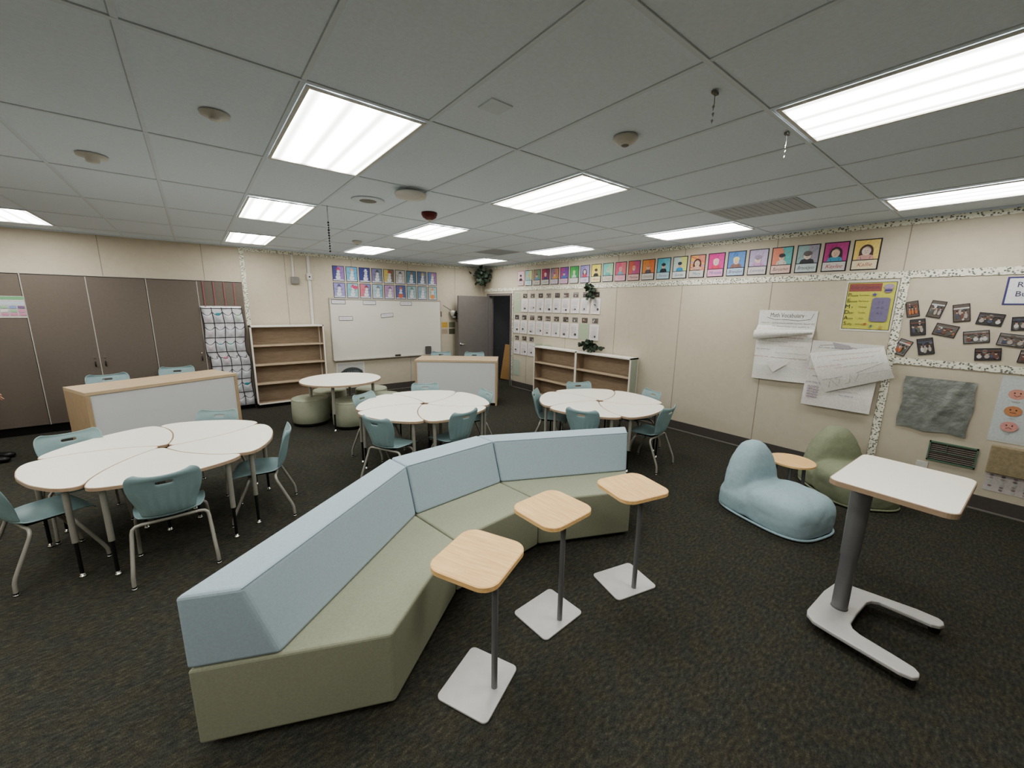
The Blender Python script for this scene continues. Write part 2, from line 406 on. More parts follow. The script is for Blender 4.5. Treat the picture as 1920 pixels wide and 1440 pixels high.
# ------------------------------------------------------------------ door
b=MB(); fm=M['door']
b.box(XR-.03,XR+.12,DY0-.06,DY0,0,DZ,fm); b.box(XR-.03,XR+.12,DY1,DY1+.10,0,DZ,fm); b.box(XR-.03,XR+.12,DY0-.06,DY1+.10,DZ,DZ+.06,fm)
b.box(XR+.04,XR+.07,DY1-.015,DY1,0,DZ,fm); b.box(XR+.04,XR+.07,DY0,DY0+.015,0,DZ,fm)
struct(b.build('trim_5',bevel=.003,seg=1))
dt=thing('door_1',None,None,(XR-.035,8.70,0),R(180)); dt['kind']='structure'
MB().box(0,.915,-.022,.022,.012,DZ-.012,M['door']).build('door_panel',dt,bevel=.002,seg=1)
lv=MB(); lv.lathe([(0,.0),(.03,.0),(.03,.012),(0,.012)],M['chrome'],16)
for v in range(len(lv.v)): x,y,z=lv.v[v]; lv.v[v]=(.855+x,.022+z,1.02+y)
lv.tube([(.855,.03,1.02),(.855,.075,1.02),(.84,.085,1.02),(.76,.085,1.015)],.011,M['chrome']); lv.build('door_handle',dt)
hg=MB()
for z in (.25,1.1,1.98): hg.tube([(0,-.022,z),(0,-.022,z+.1)],.009,M['chrome'],8)
hg.build('hinge',dt)
# room beyond the doorway
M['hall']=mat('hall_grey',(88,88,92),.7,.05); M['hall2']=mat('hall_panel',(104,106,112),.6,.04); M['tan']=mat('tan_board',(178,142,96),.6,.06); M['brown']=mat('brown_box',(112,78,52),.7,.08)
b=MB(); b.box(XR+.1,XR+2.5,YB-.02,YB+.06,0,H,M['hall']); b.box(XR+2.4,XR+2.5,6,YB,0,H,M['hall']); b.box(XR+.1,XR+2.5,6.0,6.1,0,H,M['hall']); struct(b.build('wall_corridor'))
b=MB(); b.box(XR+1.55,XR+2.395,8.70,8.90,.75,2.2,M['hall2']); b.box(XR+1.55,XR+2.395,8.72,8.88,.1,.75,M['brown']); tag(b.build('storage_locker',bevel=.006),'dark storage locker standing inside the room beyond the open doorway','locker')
lt=bpy.data.lights.new('corridor_fill_light','AREA'); lt.energy=9; lt.size=.5; lo_=bpy.data.objects.new('corridor_fill_light',lt); C.objects.link(lo_); lo_.location=(XR+1.3,7.2,H-.05); tag(lo_,'added fill light brightening the corridor beyond the doorway, out of view','fill light')  # unseen area light, added only to brighten the dim corridor
pb=MB(); pb.box(-.02,.02,-.20,.20,0,.95,M['tan']); o=pb.build('leaning_board',bevel=.003,loc=(XR+.42,8.42,.01),rz=R(35)); o.rotation_euler=(R(8),0,R(42)); tag(o,'tan wooden board leaning just inside the open doorway','board')
# ------------------------------------------------------------------ tall grey cabinets
CF=8.80
def cab_unit(x0,x1,label,seam,handles):
    t=thing('storage_cabinet',label,'cabinet',((x0+x1)/2,8.87,0),0,'tall grey wall cabinets')
    w=(x1-x0)/2
    MB().box(-w,w,-.045,.085,.13,2.335,M['cab']).build('cabinet_body',t,bevel=.002,seg=1)
    MB().box(-w,w,-.02,.085,0,.13,M['black']).build('plinth',t)
    s=seam-(x0+x1)/2
    for a,c,hs in ((-w+.006,s-.006,1),(s+.006,w-.006,-1)):
        d=MB().box(a,c,-.07,-.046,.135,2.325,M['cab']).build('cabinet_door',t,bevel=.0015,seg=1)
        if handles:
            hx=(c-.05 if hs>0 else a+.05)
            k=MB(); k.tube([(hx,-.07,1.10),(hx,-.082,1.10)],.011,M['chrome'],12); k.build('lock',d)
            k=MB(); k.tube([(hx,-.07,1.04),(hx,-.09,1.03),(hx,-.09,.975),(hx,-.07,.965)],.007,M['dark'],8); k.build('handle',d)
    tr=MB(); tr.box(s-.006,s+.006,-.072,-.046,.135,2.325,M['alum']); tr.box(-w,-w+.012,-.073,-.046,.13,2.335,M['alum']); tr.box(-w,w,-.073,.085,2.335,2.345,M['alum']); tr.build('door_trim',t)
    return t
cab_unit(-3.19,-1.876,'tall dark grey cabinet at the left edge with a coloured chart on its door',-2.53,True)
cab_unit(-1.876,-.56,'tall dark grey cabinet with two locks at its centre seam, behind the left desk',-1.228,True)
cab_unit(-.56,.735,'tall dark grey cabinet carrying the hanging pocket organiser',.09,True)
a=Art(); a.rect(-.2,-.14,.2,.14,(196,190,190)); a.rect(-.2,.10,.2,.145,(110,170,120)); a.rect(-.2,.03,.2,.075,(190,200,210))
for i in range(5):
    for j in range(3): a.rect(-.19+.08*i,-.12+.05*j,-.125+.08*i,-.085+.05*j,random.choice([(200,130,160),(130,150,200),(220,215,210),(120,90,130),(150,190,150)]))
tag(a.build('wall_chart',(.4,.3,(220,215,205)),loc=(-2.072,CF-.006,1.87)),'small green and pink chart taped to the far left cabinet door','chart')
# ------------------------------------------------------------------ pocket organiser
po=thing('pocket_organizer','clear pocket organiser hanging from pink ribbons on the grey cabinet door','organizer',(.40,CF-.012,0))
M['mesh']=mat('organizer_fabric',(205,203,208),.6,.1,20); M['trimb']=mat('organizer_trim',(38,36,44),.6,.05); M['ribbon']=mat('ribbon_pink',(150,92,96),.7,.05)
def clearish():
    m=bpy.data.materials.new('clear_vinyl'); m.use_nodes=True; b=m.node_tree.nodes['Principled BSDF']
    b.inputs['Base Color'].default_value=(.80,.80,.84,1); b.inputs['Roughness'].default_value=.18; b.inputs['Alpha'].default_value=.6
    n=m.node_tree.nodes.new('ShaderNodeTexNoise'); n.inputs['Scale'].default_value=14; bp=m.node_tree.nodes.new('ShaderNodeBump'); bp.inputs['Strength'].default_value=.7; bp.inputs['Distance'].default_value=.01
    m.node_tree.links.new(n.outputs['Fac'],bp.inputs['Height']); m.node_tree.links.new(bp.outputs['Normal'],b.inputs['Normal']); return m
CV=clearish()
def orgx(u,z): return (u-.5)*.585+ (.03 if z<1.0 else .0)+(.012*math.sin(z*9))
bm=MB(); vs=[];fs=[]; nz=24
for j in range(nz+1):
    z=.075+(1.91-.075)*j/nz
    for i in range(9): vs.append((orgx(i/8,z),-.004-.006*math.sin(i*2.3+z*7)**2,z))
for j in range(nz):
    for i in range(8): fs.append((j*9+i,j*9+i+1,(j+1)*9+i+1,(j+1)*9+i))
bm.add(vs,fs,M['mesh'],True); bm.build('backing',po,solid=.003)
for i in range(4):
    x=(i+.5)/4; xx=orgx(x,1.9); MB().box(xx-.007,xx+.007,-.006,-.003,1.88,2.33,M['ribbon']).build('ribbon',po)
colr=[(120,190,110),(60,140,150),(200,200,205),(190,120,140),(40,40,45),(150,170,190),(170,140,180),(110,190,170)]
for rw in range(7):
    z1=1.86-rw*.256; z0=z1-.235
    for i in range(4):
        n=8; vs=[];fs=[]
        for j in range(n+1):
            for k in range(n+1):
                u=k/n; v=j/n; z=z0+(z1-.06-z0)*v - (.055*math.sin(PI*u)*(v**3))
                bul=.045*math.sin(PI*u)*(math.sin(PI*min(1,v*.75+.12)))**.8
                vs.append((orgx((i+.03+.94*u)/4,z),-.012-bul,z))
        for j in range(n):
            for k in range(n): fs.append((j*(n+1)+k,j*(n+1)+k+1,(j+1)*(n+1)+k+1,(j+1)*(n+1)+k))
        p=MB().add(vs,fs,CV,True).build('pocket',po)
        rim=[vs[n*(n+1)+k] for k in range(n+1)]
        MB().tube(rim,.0045,M['trimb'],6).build('pocket_trim',p)
        if random.random()<.62:
            col=random.choice(colr); mm=mat('pocket_item_%d'%colr.index(col),col,.6)
            cx=orgx((i+.5)/4,z0+.08); q=MB(); q.box(cx-.035,cx+.035,-.03,-.012,z0+.03,z0+random.uniform(.09,.17),mm); q.build('pocket_content',p,bevel=.012,seg=2)
tr=MB()
for i in range(5): tr.tube([(orgx(i/4,.09+.1*k),-.014,.09+.0998*k) for k in range(19)],.005,M['trimb'],6)
for rw in range(8):
    z=1.87-rw*.256; tr.tube([(orgx(k/8,z),-.014,z) for k in range(9)],.005,M['trimb'],6)
tr.build('trim',po)
# ------------------------------------------------------------------ bookcases
def bookcase(label,loc,rz,w,h,d,shelves,side,group,base=.07,stile=False):
    t=thing('bookcase',label,'bookcase',loc,rz,group)
    c=M['case']
    # local: front at y=0, depth to +y, x from 0 to w
    MB().box(0,.022,0,d,base,h,c).build('side_panel',t,bevel=.002,seg=1)
    MB().box(w-.022,w,0,d,base,h,c).build('side_panel',t,bevel=.002,seg=1)
    MB().box(0,w,0,d,h-.028,h,c).build('top_panel',t,bevel=.002,seg=1)
    MB().box(.0,w,0,d,base,base+.028,c).build('bottom_panel',t,bevel=.002,seg=1)
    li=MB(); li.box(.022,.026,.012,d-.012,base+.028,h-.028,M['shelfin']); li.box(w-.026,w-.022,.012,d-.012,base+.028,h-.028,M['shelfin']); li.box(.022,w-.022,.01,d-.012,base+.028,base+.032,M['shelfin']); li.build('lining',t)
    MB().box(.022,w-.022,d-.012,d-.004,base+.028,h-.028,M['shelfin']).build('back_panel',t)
    MB().box(w-.05,w-.026,d-.03,d-.012,base+.03,h-.03,c).build('stile',t)
    for z in shelves: MB().box(.026,w-.026,.01,d-.012,z-.014,z+.014,M['shelf']).build('shelf',t,bevel=.002,seg=1)
    MB().box(.02,w-.02,.05,d-.01,.0,base,M['black']).build('plinth',t)
    if side: MB().box(w,w+.002,.022,d-.022,base+.02,h-.028,M['caseg']).build('outer_side',t)
    return t
bookcase('tall empty bookcase with four birch compartments beside the pocket organiser',(.765,8.66,0),0,1.255,1.56,.26,(1.185,.822,.462),False,None)
bookcase('left unit of the low white bookcase pair, nearer the doorway',(5.865,6.60,0),R(-90),1.25,1.122,.235,(.763,.39),False,'low bookcases under the typed pages',.035)
bookcase('right unit of the low white bookcase pair, with the pale green outer side',(5.865,5.348,0),R(-90),1.285,1.122,.235,(.763,.39),True,'low bookcases under the typed pages',.035)
# ------------------------------------------------------------------ reception style desks
def desk(label,p,q,h,d):
    a=math.atan2(q[1]-p[1],q[0]-p[0]); L=math.hypot(q[0]-p[0],q[1]-p[1])
    t=thing('teacher_desk',label,'desk',(p[0],p[1],0),a,'white fronted desks')
    MB().box(0,L,0,d,h-.04,h,M['oak']).build('desktop',t,bevel=.002,seg=1)
    MB().box(0,.04,0,d,0,h-.04,M['oakv']).build('side_panel',t,bevel=.002,seg=1)
    MB().box(L-.04,L,0,d,0,h-.04,M['oakv']).build('side_panel',t,bevel=.002,seg=1)
    MB().box(.04,L-.04,.012,.03,.055,h-.04,M['panelw']).build('front_panel',t)
    MB().box(.04,L-.04,d-.35,d-.33,.35,h-.04,M['oakv']).build('inner_panel',t)
desk('white-fronted oak desk on the left in front of the grey cabinets',(-1.10,6.60),(.413,7.28),.918,.68)
desk('white-fronted oak desk at the back near the open door',(3.317,7.275),(4.607,6.263),.918,.70)
# ------------------------------------------------------------------ student chair
def make_chair():
    t=thing('student_chair','x','chair')
    # local: faces +y ; rows of the shell profile: (y, z, halfwidth, edge_forward, edge_up)
    back=[(-.262,.812,.150,.030,.010),(-.268,.808,.186,.038,.006),(-.266,.790,.203,.044,.0),(-.260,.766,.209,.048,0),(-.255,.748,.210,.05,0),(-.250,.730,.210,.052,0),(-.240,.690,.208,.055,0),(-.230,.645,.200,.058,0),(-.218,.595,.184,.06,0),(-.206,.545,.167,.058,0),(-.192,.500,.156,.05,.0),(-.172,.462,.152,.035,.008)]
    seat=[(-.172,.462,.152,.035,.008),(-.145,.440,.168,.02,.018),(-.10,.428,.190,.008,.03),(-.03,.424,.206,0,.036),(.05,.428,.213,0,.032),(.13,.436,.213,0,.022),(.19,.436,.207,0,.014),(.23,.424,.192,-.006,.006),(.245,.404,.168,-.012,0)]
    def grid(rows,hole):
        nu=32; vs=[];fs=[]
        for j,(y,z,w,ef,eu) in enumerate(rows):
            for i in range(nu+1):
                u=-1+2*i/nu; uu=math.sin(u*PI/2)*.35+u*.65
                fl=0
                if z>.455 and z<.66 and y<-.16 and abs(u)<.86: fl=.0055*math.cos(i*PI/2)*math.sin(PI*(z-.45)/.22)
                dip=-.016*(1-u*u) if z>.78 else 0
                vs.append((uu*w,y+ef*u*u+fl,z+eu*u*u+dip))
        for j in range(len(rows)-1):
            for i in range(nu):
                if hole and j==hole and 13<=i<=18: continue
                a=j*(nu+1)+i; fs.append((a,a+1,a+nu+2,a+nu+1))
        return vs,fs
    v,f=grid(back,4); MB().add(v,f,M['chair'],True).build('backrest',t,solid=.009,subs=1)
    v,f=grid(seat,None); MB().add(v,f,M['chair'],True).build('seat',t,solid=.009,subs=1)
    r=.0125
    MB().tube([(-.17,-.115,.408),(-.1,-.12,.410),(.1,-.12,.410),(.17,-.115,.408)],r,M['tube'],12).build('crossbar',t)
    MB().tube([(-.17,.09,.402),(.17,.09,.402)],r,M['tube'],12).build('crossbar',t)
    for s in (-1,1):
        for k in (0,1):
            if k==0: path=[(.165,-.115,.408),(.195,-.117,.403),(.213,-.122,.388),(.219,-.130,.362),(.232,-.215,.165),(.235,-.232,.125),(.238,-.242,.09),(.24,-.246,.022)]
            else: path=[(.165,.09,.402),(.192,.092,.397),(.207,.098,.38),(.212,.108,.355),(.226,.205,.14),(.229,.222,.10),(.231,.232,.07),(.232,.236,.022)]
            L=MB().tube([(s*x,y,z) for x,y,z in path],r,M['tube'],12).build('leg',t)
            x,y,_=path[-1]
            g=MB(); g.lathe([(0,.024),(.0135,.024),(.0145,.012),(.006,.012)],M['dark'],12,(s*x,y,0)); g.lathe([(.006,.012),(.016,.010),(.017,.003),(.012,0),(0,0)],M['chrome'],12,(s*x,y,0)); g.build('foot_glide',L)
    br=MB(); br.box(-.10,.10,-.13,.11,.404,.414,M['dark']); br.build('seat_bracket',t,bevel=.004,seg=1)
    return t
chair0=make_chair(); _first=[True]
def chair(x,y,face,label,group,back=True,s=1.0):
    """x,y: floor point under the backrest; face: heading in degrees"""
    a=R(face); t=chair0 if _first[0] else copy_tree(chair0); _first[0]=False
    t.location=(x+math.cos(a)*.245*s,y+math.sin(a)*.245*s,0); t.rotation_euler=(0,0,a-PI/2); t.scale=(s,s,s)
    t['label']=label; t['group']=group; return t
G1='chairs around the left flower table'; G2='chairs around the middle flower table'; G3='chairs around the right flower table'
chair(-.293,3.534,91.4,'teal chair with ribbed back toward the camera at the left flower table',G1)
chair(.593,4.203,168.6,'teal plastic chair seen sideways at the right end of the left flower table',G1)
chair(0.097,5.346,-119,'teal plastic chair whose back top shows behind the left flower table, centre right',G1)
chair(-1.013,5.155,-72,'teal plastic chair whose back top shows behind the left flower table, far left',G1)
chair(-1.262,4.14,27,'teal plastic chair cut by the left edge of the photo at the left flower table',G1)
chair(1.375,4.05,27,'teal plastic chair at the near left of the middle flower table, ribbed back turned',G2)
chair(2.30,3.72,100,'teal plastic chair at the near right of the middle flower table, behind the sofa',G2)
chair(2.661,5.475,-117,'teal plastic chair behind the middle flower table, in front of the back desk panel',G2)
chair(1.652,5.296,-60,'teal plastic chair at the far left of the middle flower table, by the green stools',G2)
chair(3.146,4.500,172,'teal plastic chair tucked at the right side of the middle flower table',G2)
chair(3.437,3.00,23,'teal chair with its back to the camera behind the right end of the sofa',G3)
chair(4.724,4.220,-120,'teal plastic chair behind the right flower table, before the low bookcases',G3)
chair(5.150,3.138,158,'teal plastic chair at the far right of the right flower table, nearest the beige wall',G3)
chair(3.692,4.121,-52,'teal plastic chair seen sideways at the left of the right flower table',G3)
chair(4.43,2.455,97,'teal plastic chair at the near right of the right flower table, legs in full view',G3)
G4='chairs behind the desks'
chair(-1.114,8.265,-78,'teal plastic chair behind the left desk, nearer its wooden end',G4,s=1.12)
chair(-.3256,8.64,-93,'teal plastic chair behind the left desk, toward the pocket organiser',G4,s=1.12)
chair(4.485,8.345,-122,'teal plastic chair behind the back desk, in front of the whiteboard',G4,s=1.12)
chair(5.11,7.865,-124,'teal plastic chair behind the back desk, in front of the open door',G4,s=1.12)
# ------------------------------------------------------------------ petal desks
SE=[(.055,-30),(.12,-24),(.25,-18),(.40,-13),(.55,-8.5),(.68,-4.5),(.76,-1.5)]
RIM=[(1.2,.815),(3.5,.842),(8,.856),(16,.85),(28,.842),(45,.838),(58,.842),(64,.84),(68,.825),(70.3,.80)]
def petal_outline():
    g=.0016
    def pol(r,a): return Vector((r*math.cos(R(a)),r*math.sin(R(a))))
    A=[pol(r,d+math.degrees(g/max(r,.05))) for r,d in SE]
    B=[pol(r,d+72-math.degrees(g/max(r,.05))) for r,d in SE]
    pts=A+[pol(r,a) for a,r in RIM]+B[::-1]
    # chaikin smoothing rounds the corners
    for _ in range(2):
        q=[]
        for i in range(len(pts)):
            a=pts[i];b=pts[(i+1)%len(pts)]; q+= [a*.8+b*.2,a*.2+b*.8]
        pts=q
    return [tuple(p) for p in pts]
def make_petal():
    t=thing('petal_desk','x','desk')
    slab(t,petal_outline(),.688,.715,M['white'],M['edge'])
    for r,a in ((.79,7),(.79,62),(.20,20)):
        x,y=r*math.cos(R(a)),r*math.sin(R(a))
        L=MB().tube([(x,y,.688),(x,y,.278)],.019,M['tube'],14).build('leg',t)
        MB().tube([(x,y,.30),(x,y,.02)],.0115,M['dark'],10).build('leg_insert',L)
        g=MB(); g.lathe([(0,.03),(.012,.03),(.013,.016),(.019,.012),(.021,.004),(.014,0),(0,0)],M['chrome'],14,(x,y,0)); g.build('foot_glide',L)
    br=MB(); c=[(.72*math.cos(R(a)),.72*math.sin(R(a))) for a in (9,60)]
    br.tube([(c[0][0],c[0][1],.675),(c[1][0],c[1][1],.675)],.01,M['tube'],8); br.build('rail',t)
    return t
pet0=make_petal(); pf=True
wh=[['front right','right','back','back left','front left'],]
for (cx,cy,a0,nm) in ((-.335,4.54,-120,'left'),(2.245,4.66,-115,'middle'),(4.28,3.42,-120,'right')):
    names=['nearest the camera','on its right side','at its back right','at its back left','on its left side']
    for k in range(5):
        t=pet0 if pf else copy_tree(pet0); pf=False
        t.location=(cx,cy,0); t.rotation_euler=(0,0,R(a0+72*k))
        t['label']='white petal-shaped desk of the %s flower table, the petal %s'%(nm,names[k]); t['group']='petal desks of the %s flower table'%nm
# ------------------------------------------------------------------ round table and stools
t=thing('round_table','round white table with grey legs ringed by sage stools','table',(1.81,6.85,0))
slab(t,[(.627*math.cos(2*PI*k/72),.627*math.sin(2*PI*k/72)) for k in range(72)],.727,.755,M['white'],M['edge'])
for a in (240,150,60,330):
    x,y=.50*math.cos(R(a)),.50*math.sin(R(a))
    L=MB().tube([(x,y,.727),(x,y,.28)],.024,M['tube'],14).build('leg',t)
    MB().tube([(x,y,.3),(x,y,.02)],.014,M['dark'],10).build('leg_insert',L)
    MB().lathe([(0,.03),(.015,.03),(.015,.016),(.021,.012),(.023,.004),(.015,0),(0,0)],M['chrome'],14,(x,y,0)).build('foot_glide',L)
st=None
for x,y,lab in ((1.367,7.12,'sage green drum stool at the front left of the round table'),(1.86,6.58,'sage green drum stool in front of the round table, right of the front leg'),(1.80,7.62,'sage green drum stool at the back left under the round table'),(2.46,7.33,'sage green drum stool at the back right of the round table'),(2.445,6.66,'sage green drum stool right of the round table, mostly hidden by the middle flower table')):
    if st is None:
        st=thing('drum_stool',lab,'stool',(x,y,0),0,'sage green drum stools')
        r=.283
        MB().lathe([(0,.05),(r-.012,.05),(r,.062),(r+.004,.2),(r,.405),(r-.004,.418)],M['vinyl'],48).build('stool_body',st)
        MB().lathe([(r-.004,.418),(r-.001,.428),(r-.012,.444),(r-.04,.452),(0,.456)],M['vinyl'],48).build('seat_cushion',st)
        MB().lathe([(0,0),(r-.03,0),(r-.03,.05),(0,.05)],M['black'],32).build('base_ring',st); o=st
    else: o=copy_tree(st); o.location=(x,y,0); o['label']=lab
# ------------------------------------------------------------------ sofa modules
RR=[(-.194,1.972),(1.102,2.927),(1.969,2.989),(3.366,2.336)]; FF=[(.581,1.627),(1.221,2.118),(2.051,2.189),(2.815,1.844)]
labs=['left sofa module with wedge end nearest the camera, blue back on sage seat','middle straight sofa module of the curved bench, blue back on sage seat','right sofa module of the curved bench, farthest from the camera']
for i in range(3):
    a,b_,c,d=[Vector(p) for p in (RR[i],RR[i+1],FF[i+1],FF[i])]
    e=(b_-a).normalized()*.004; g=(c-d).normalized()*.004
    if i>0: a=a+e; d=d+g
    if i<2: b_=b_-e; c=c-g
    ctr=(a+b_+c+d)/4
    t=thing('sofa_module',labs[i],'sofa',(ctr.x,ctr.y,0),0,'modules of the curved sofa')
    l=lambda p:(p.x-ctr.x,p.y-ctr.y)
    quad=[l(d),l(c),l(b_),l(a)]
    MB().prism(quad,.03,.428,M['sage']).build('seat_base',t,bevel=.016,seg=3,smooth=False)
    def fr(fa): return [l(a+(d-a)*fa),l(b_+(c-b_)*fa)]
    lo=fr(.43); hi=fr(.29)
    MB().prism([lo[0],lo[1],l(b_),l(a)],.429,.787,M['blue'],poly_top=[hi[0],hi[1],l(b_),l(a)]).build('backrest',t,bevel=.018,seg=3)
    # stitched seam piping along the front top edge of the seat and back
    sp=MB(); q=.0028
    ft=[l(d),l(c)]
    sp.tube([(hi[0][0],hi[0][1],.784),(hi[1][0],hi[1][1],.784)],q,M['blue'],6)
    sp.build('stitching',t)
    fb=MB()
    for p in quad:
        fb.tube([(p[0]*.86,p[1]*.86,0),(p[0]*.86,p[1]*.86,.032)],.025,M['black'],10)
    fb.build('sofa_foot',t)
# ------------------------------------------------------------------ laptop side tables
sp0=None
for cx,cy,rz,lab in ((.990,1.492,25,'maple laptop table with silver base, nearest the camera by the sofa'),(1.628,1.618,3,'maple laptop table with silver base, middle of the three by the sofa'),(2.292,1.500,-14,'maple laptop table with silver base, farthest right of the three by the sofa')):
    if sp0 is None:
        sp0=thing('laptop_table',lab,'side table',(cx,cy,0),R(rz),'laptop tables in front of the sofa')
        slab(sp0,rrect(.405,.375,.085,8),.728,.755,M['maple'],M['maple'])
        MB().prism(rrect(.355,.30,.03,5,-.012,-.006),.002,.012,M['plate']).build('base_plate',sp0,bevel=.002,seg=1)
        MB().tube([(.0,-.096,.012),(.0,-.096,.728)],.0165,M['tube2'],16).build('pole',sp0)
        MB().prism(rrect(.14,.10,.02,4,0,-.06),.718,.728,M['dark']).build('mounting_plate',sp0)
    else:
        o=copy_tree(sp0); o.location=(cx,cy,0); o.rotation_euler=(0,0,R(rz)); o['label']=lab
# ------------------------------------------------------------------ sit-stand desk
t=thing('standing_desk','white rolling sit-stand desk on a tapered grey post and U-shaped base','desk',(3.2,.27,0),R(-2.5))
slab(t,rrect(.73,.53,.055,6,-.004,.0),.980,1.012,M['white'],M['edge'])
pts=[(-.30,.27),(-.335,.235)]
U=[(-.30,.262),(-.345,.25),(-.387,.204),(-.40,.10),(-.425,-.20),(-.41,-.25),(-.38,-.268),(-.345,-.265),(-.318,-.24),(-.30,-.15),(-.276,.0),(-.255,.04),(-.215,.06),(-.083,.063),(.10,.055),(.145,.04),(.175,.005),(.187,-.15),(.192,-.235),(.215,-.27),(.25,-.282),(.285,-.275),(.305,-.25),(.30,-.15),(.225,.17),(.21,.215),(.18,.243),(.0,.262)]
bs=[tuple(p) for p in U]
MB().prism(bs,.062,.086,M['plate']).build('base',t,bevel=.006,seg=2)
lo=MB(); lo.lathe([(0,.084),(.046,.086),(.043,.10),(.042,.45),(.045,.46)],M['tube2'],28,(-.10,.15,0)); lo.build('lower_post',t)
upm=MB(); upm.lathe([(.045,.455),(.047,.465),(.051,.72),(.054,.96),(.054,.978),(0,.978)],M['tube2'],28,(-.10,.15,0)); upm.build('upper_post',t)
for x,y in ((-.375,-.235),(.262,-.245),(-.27,.22),(.13,.215)):
    k=MB(); k.tube([(x-.012,y,.028),(x+.012,y,.028)],.028,M['black'],18); k.tube([(x,y,.03),(x,y,.062)],.012,M['black'],8); k.build('caster',t)
MB().box(-.25,.05,-.05,.2,.965,.980,M['dark']).build('mounting_plate',t)
# ------------------------------------------------------------------ bean bag chairs
def se(c,r,e=1.0,lean=0,n=20,m=28,top=None):
    vs=[];fs=[]
    def pw(v,p): return math.copysign(abs(v)**p,v)
    for i in range(n+1):
        ph=-PI/2+PI*i/n
        for j in range(m):
            th=2*PI*j/m
            x=r[0]*pw(math.cos(ph),e)*pw(math.cos(th),e); y=r[1]*pw(math.cos(ph),e)*pw(math.sin(th),e); z=r[2]*pw(math.sin(ph),e)
            if top: k=1-top*max(0,(z/r[2]+.2))/1.2; x*=k
            vs.append((c[0]+x,c[1]+y+lean*z,max(.012,c[2]+z)))
    for i in range(n):
        for j in range(m): fs.append((i*m+j,i*m+(j+1)%m,(i+1)*m+(j+1)%m,(i+1)*m+j))
    return vs,fs
def bean(label,loc,face,m):
    t=thing('bean_bag_chair',label,'bean bag chair',(loc[0],loc[1],0),R(face+90),'bean bag chairs')
    b=MB()
    for a in (se((0,-.135,.125),(.335,.32,.225),.62),se((0,.20,.10),(.335,.245,.20),.70),
              se((0,.255,.30),(.315,.165,.385),.80,.04,top=.42),se((0,.12,.12),(.325,.20,.17),.75)):
        b.add(a[0],a[1],m,True)
    o=b.build('cushion_body',t,smooth=True)
    rm=o.modifiers.new('remesh','REMESH'); rm.mode='VOXEL'; rm.voxel_size=.016; rm.use_smooth_shade=True
    sm=o.modifiers.new('smooth','SMOOTH'); sm.iterations=7; sm.factor=.6
    tx=bpy.data.textures.new('wrinkle','CLOUDS'); tx.noise_scale=.09
    d=o.modifiers.new('wr','DISPLACE'); d.texture=tx; d.strength=.012; d.mid_level=.5; d.texture_coords='LOCAL'
    pts=[]
    for k in range(49):
        th=2*PI*k/48; c_,s_=math.cos(th),math.sin(th); pw=lambda v:math.copysign(abs(v)**.62,v)
        pts.append((.342*pw(c_),-.008+.45*pw(s_),.02))
    MB().tube(pts,.011,m,8).build('piping',t)
    w=MB()
    for k in range(7):
        x=-.12+.04*k; zt=.655-1.3*x*x
        w.tube([(x,.185+.0*k,zt-.055),(x*1.02,.205,zt-.03),(x*1.03,.235,zt-.012)],[.002,.005,.002],m,6)
    w.build('gathering',t)
    return t
bean('pale blue bean bag chair on the carpet beside the round maple table',(4.255,1.20),-105,M['blue_bag'])
bean('sage green bean bag chair against the wall behind the standing desk',(5.50,.90),-135,M['sage_bag'])
t=thing('round_side_table','small round maple table between the two bean bag chairs','side table',(4.80,1.25,0))
slab(t,[(.215*math.cos(2*PI*k/48),.215*math.sin(2*PI*k/48)) for k in range(48)],.408,.43,M['maple'],M['maple'])
for x,y in ((.07,-.10),(-.02,.12),(-.10,-.03)): MB().tube([(x,y,.408),(x*1.2,y*1.2,.012)],.017,M['tube2'],12).build('leg',t)
MB().prism([(.15*math.cos(2*PI*k/32),.15*math.sin(2*PI*k/32)) for k in range(32)],.001,.012,M['plate']).build('base_plate',t)
# ------------------------------------------------------------------ whiteboard and what is on it
wx0,wx1,wz0,wz1=2.24,4.80,.79,2.07
t=thing('whiteboard','large blank whiteboard with aluminium frame on the back wall','whiteboard',((wx0+wx1)/2,YB,0))
w=(wx1-wx0)/2
MB().box(-w,w,-.02,0,wz0,wz1,M['wb']).build('board_surface',t)
fr_=MB(); fr_.box(-w-.015,w+.015,-.03,0,wz1,wz1+.035,M['alum']); fr_.box(-w-.015,-w,-.028,0,wz0,wz1,M['alum']); fr_.box(w,w+.015,-.028,0,wz0,wz1,M['alum']); fr_.build('board_frame',t,bevel=.002,seg=1)
MB().box(-w,w,-.075,0,wz0-.02,wz0,M['alum']).build('marker_tray',t,bevel=.003,seg=1)
MB().tube([(w+.02,-.03,1.83),(w+.022,-.035,1.7)],.012,M['brown'],8).build('flag_holder',t)
er=MB().box(-.065,.065,-.055,-.022,wz0,wz0+.04,mat('eraser_felt',(70,64,60),.9)); tag(er.build('board_eraser',bevel=.006,loc=(3.66,YB-.003,.0015)),'dark felt eraser on the whiteboard tray','eraser')
hh=MB().box(-.07,.07,-.07,-.022,wz0,wz0+.19,mat('holder_grey',(92,90,90),.5)); hh.box(-.06,.06,-.06,-.03,wz0+.19,wz0+.195,M['dark']); tag(hh.build('marker_holder',bevel=.004,loc=(4.44,YB-.003,.0015)),'grey marker holder standing at the right end of the whiteboard tray','marker holder')
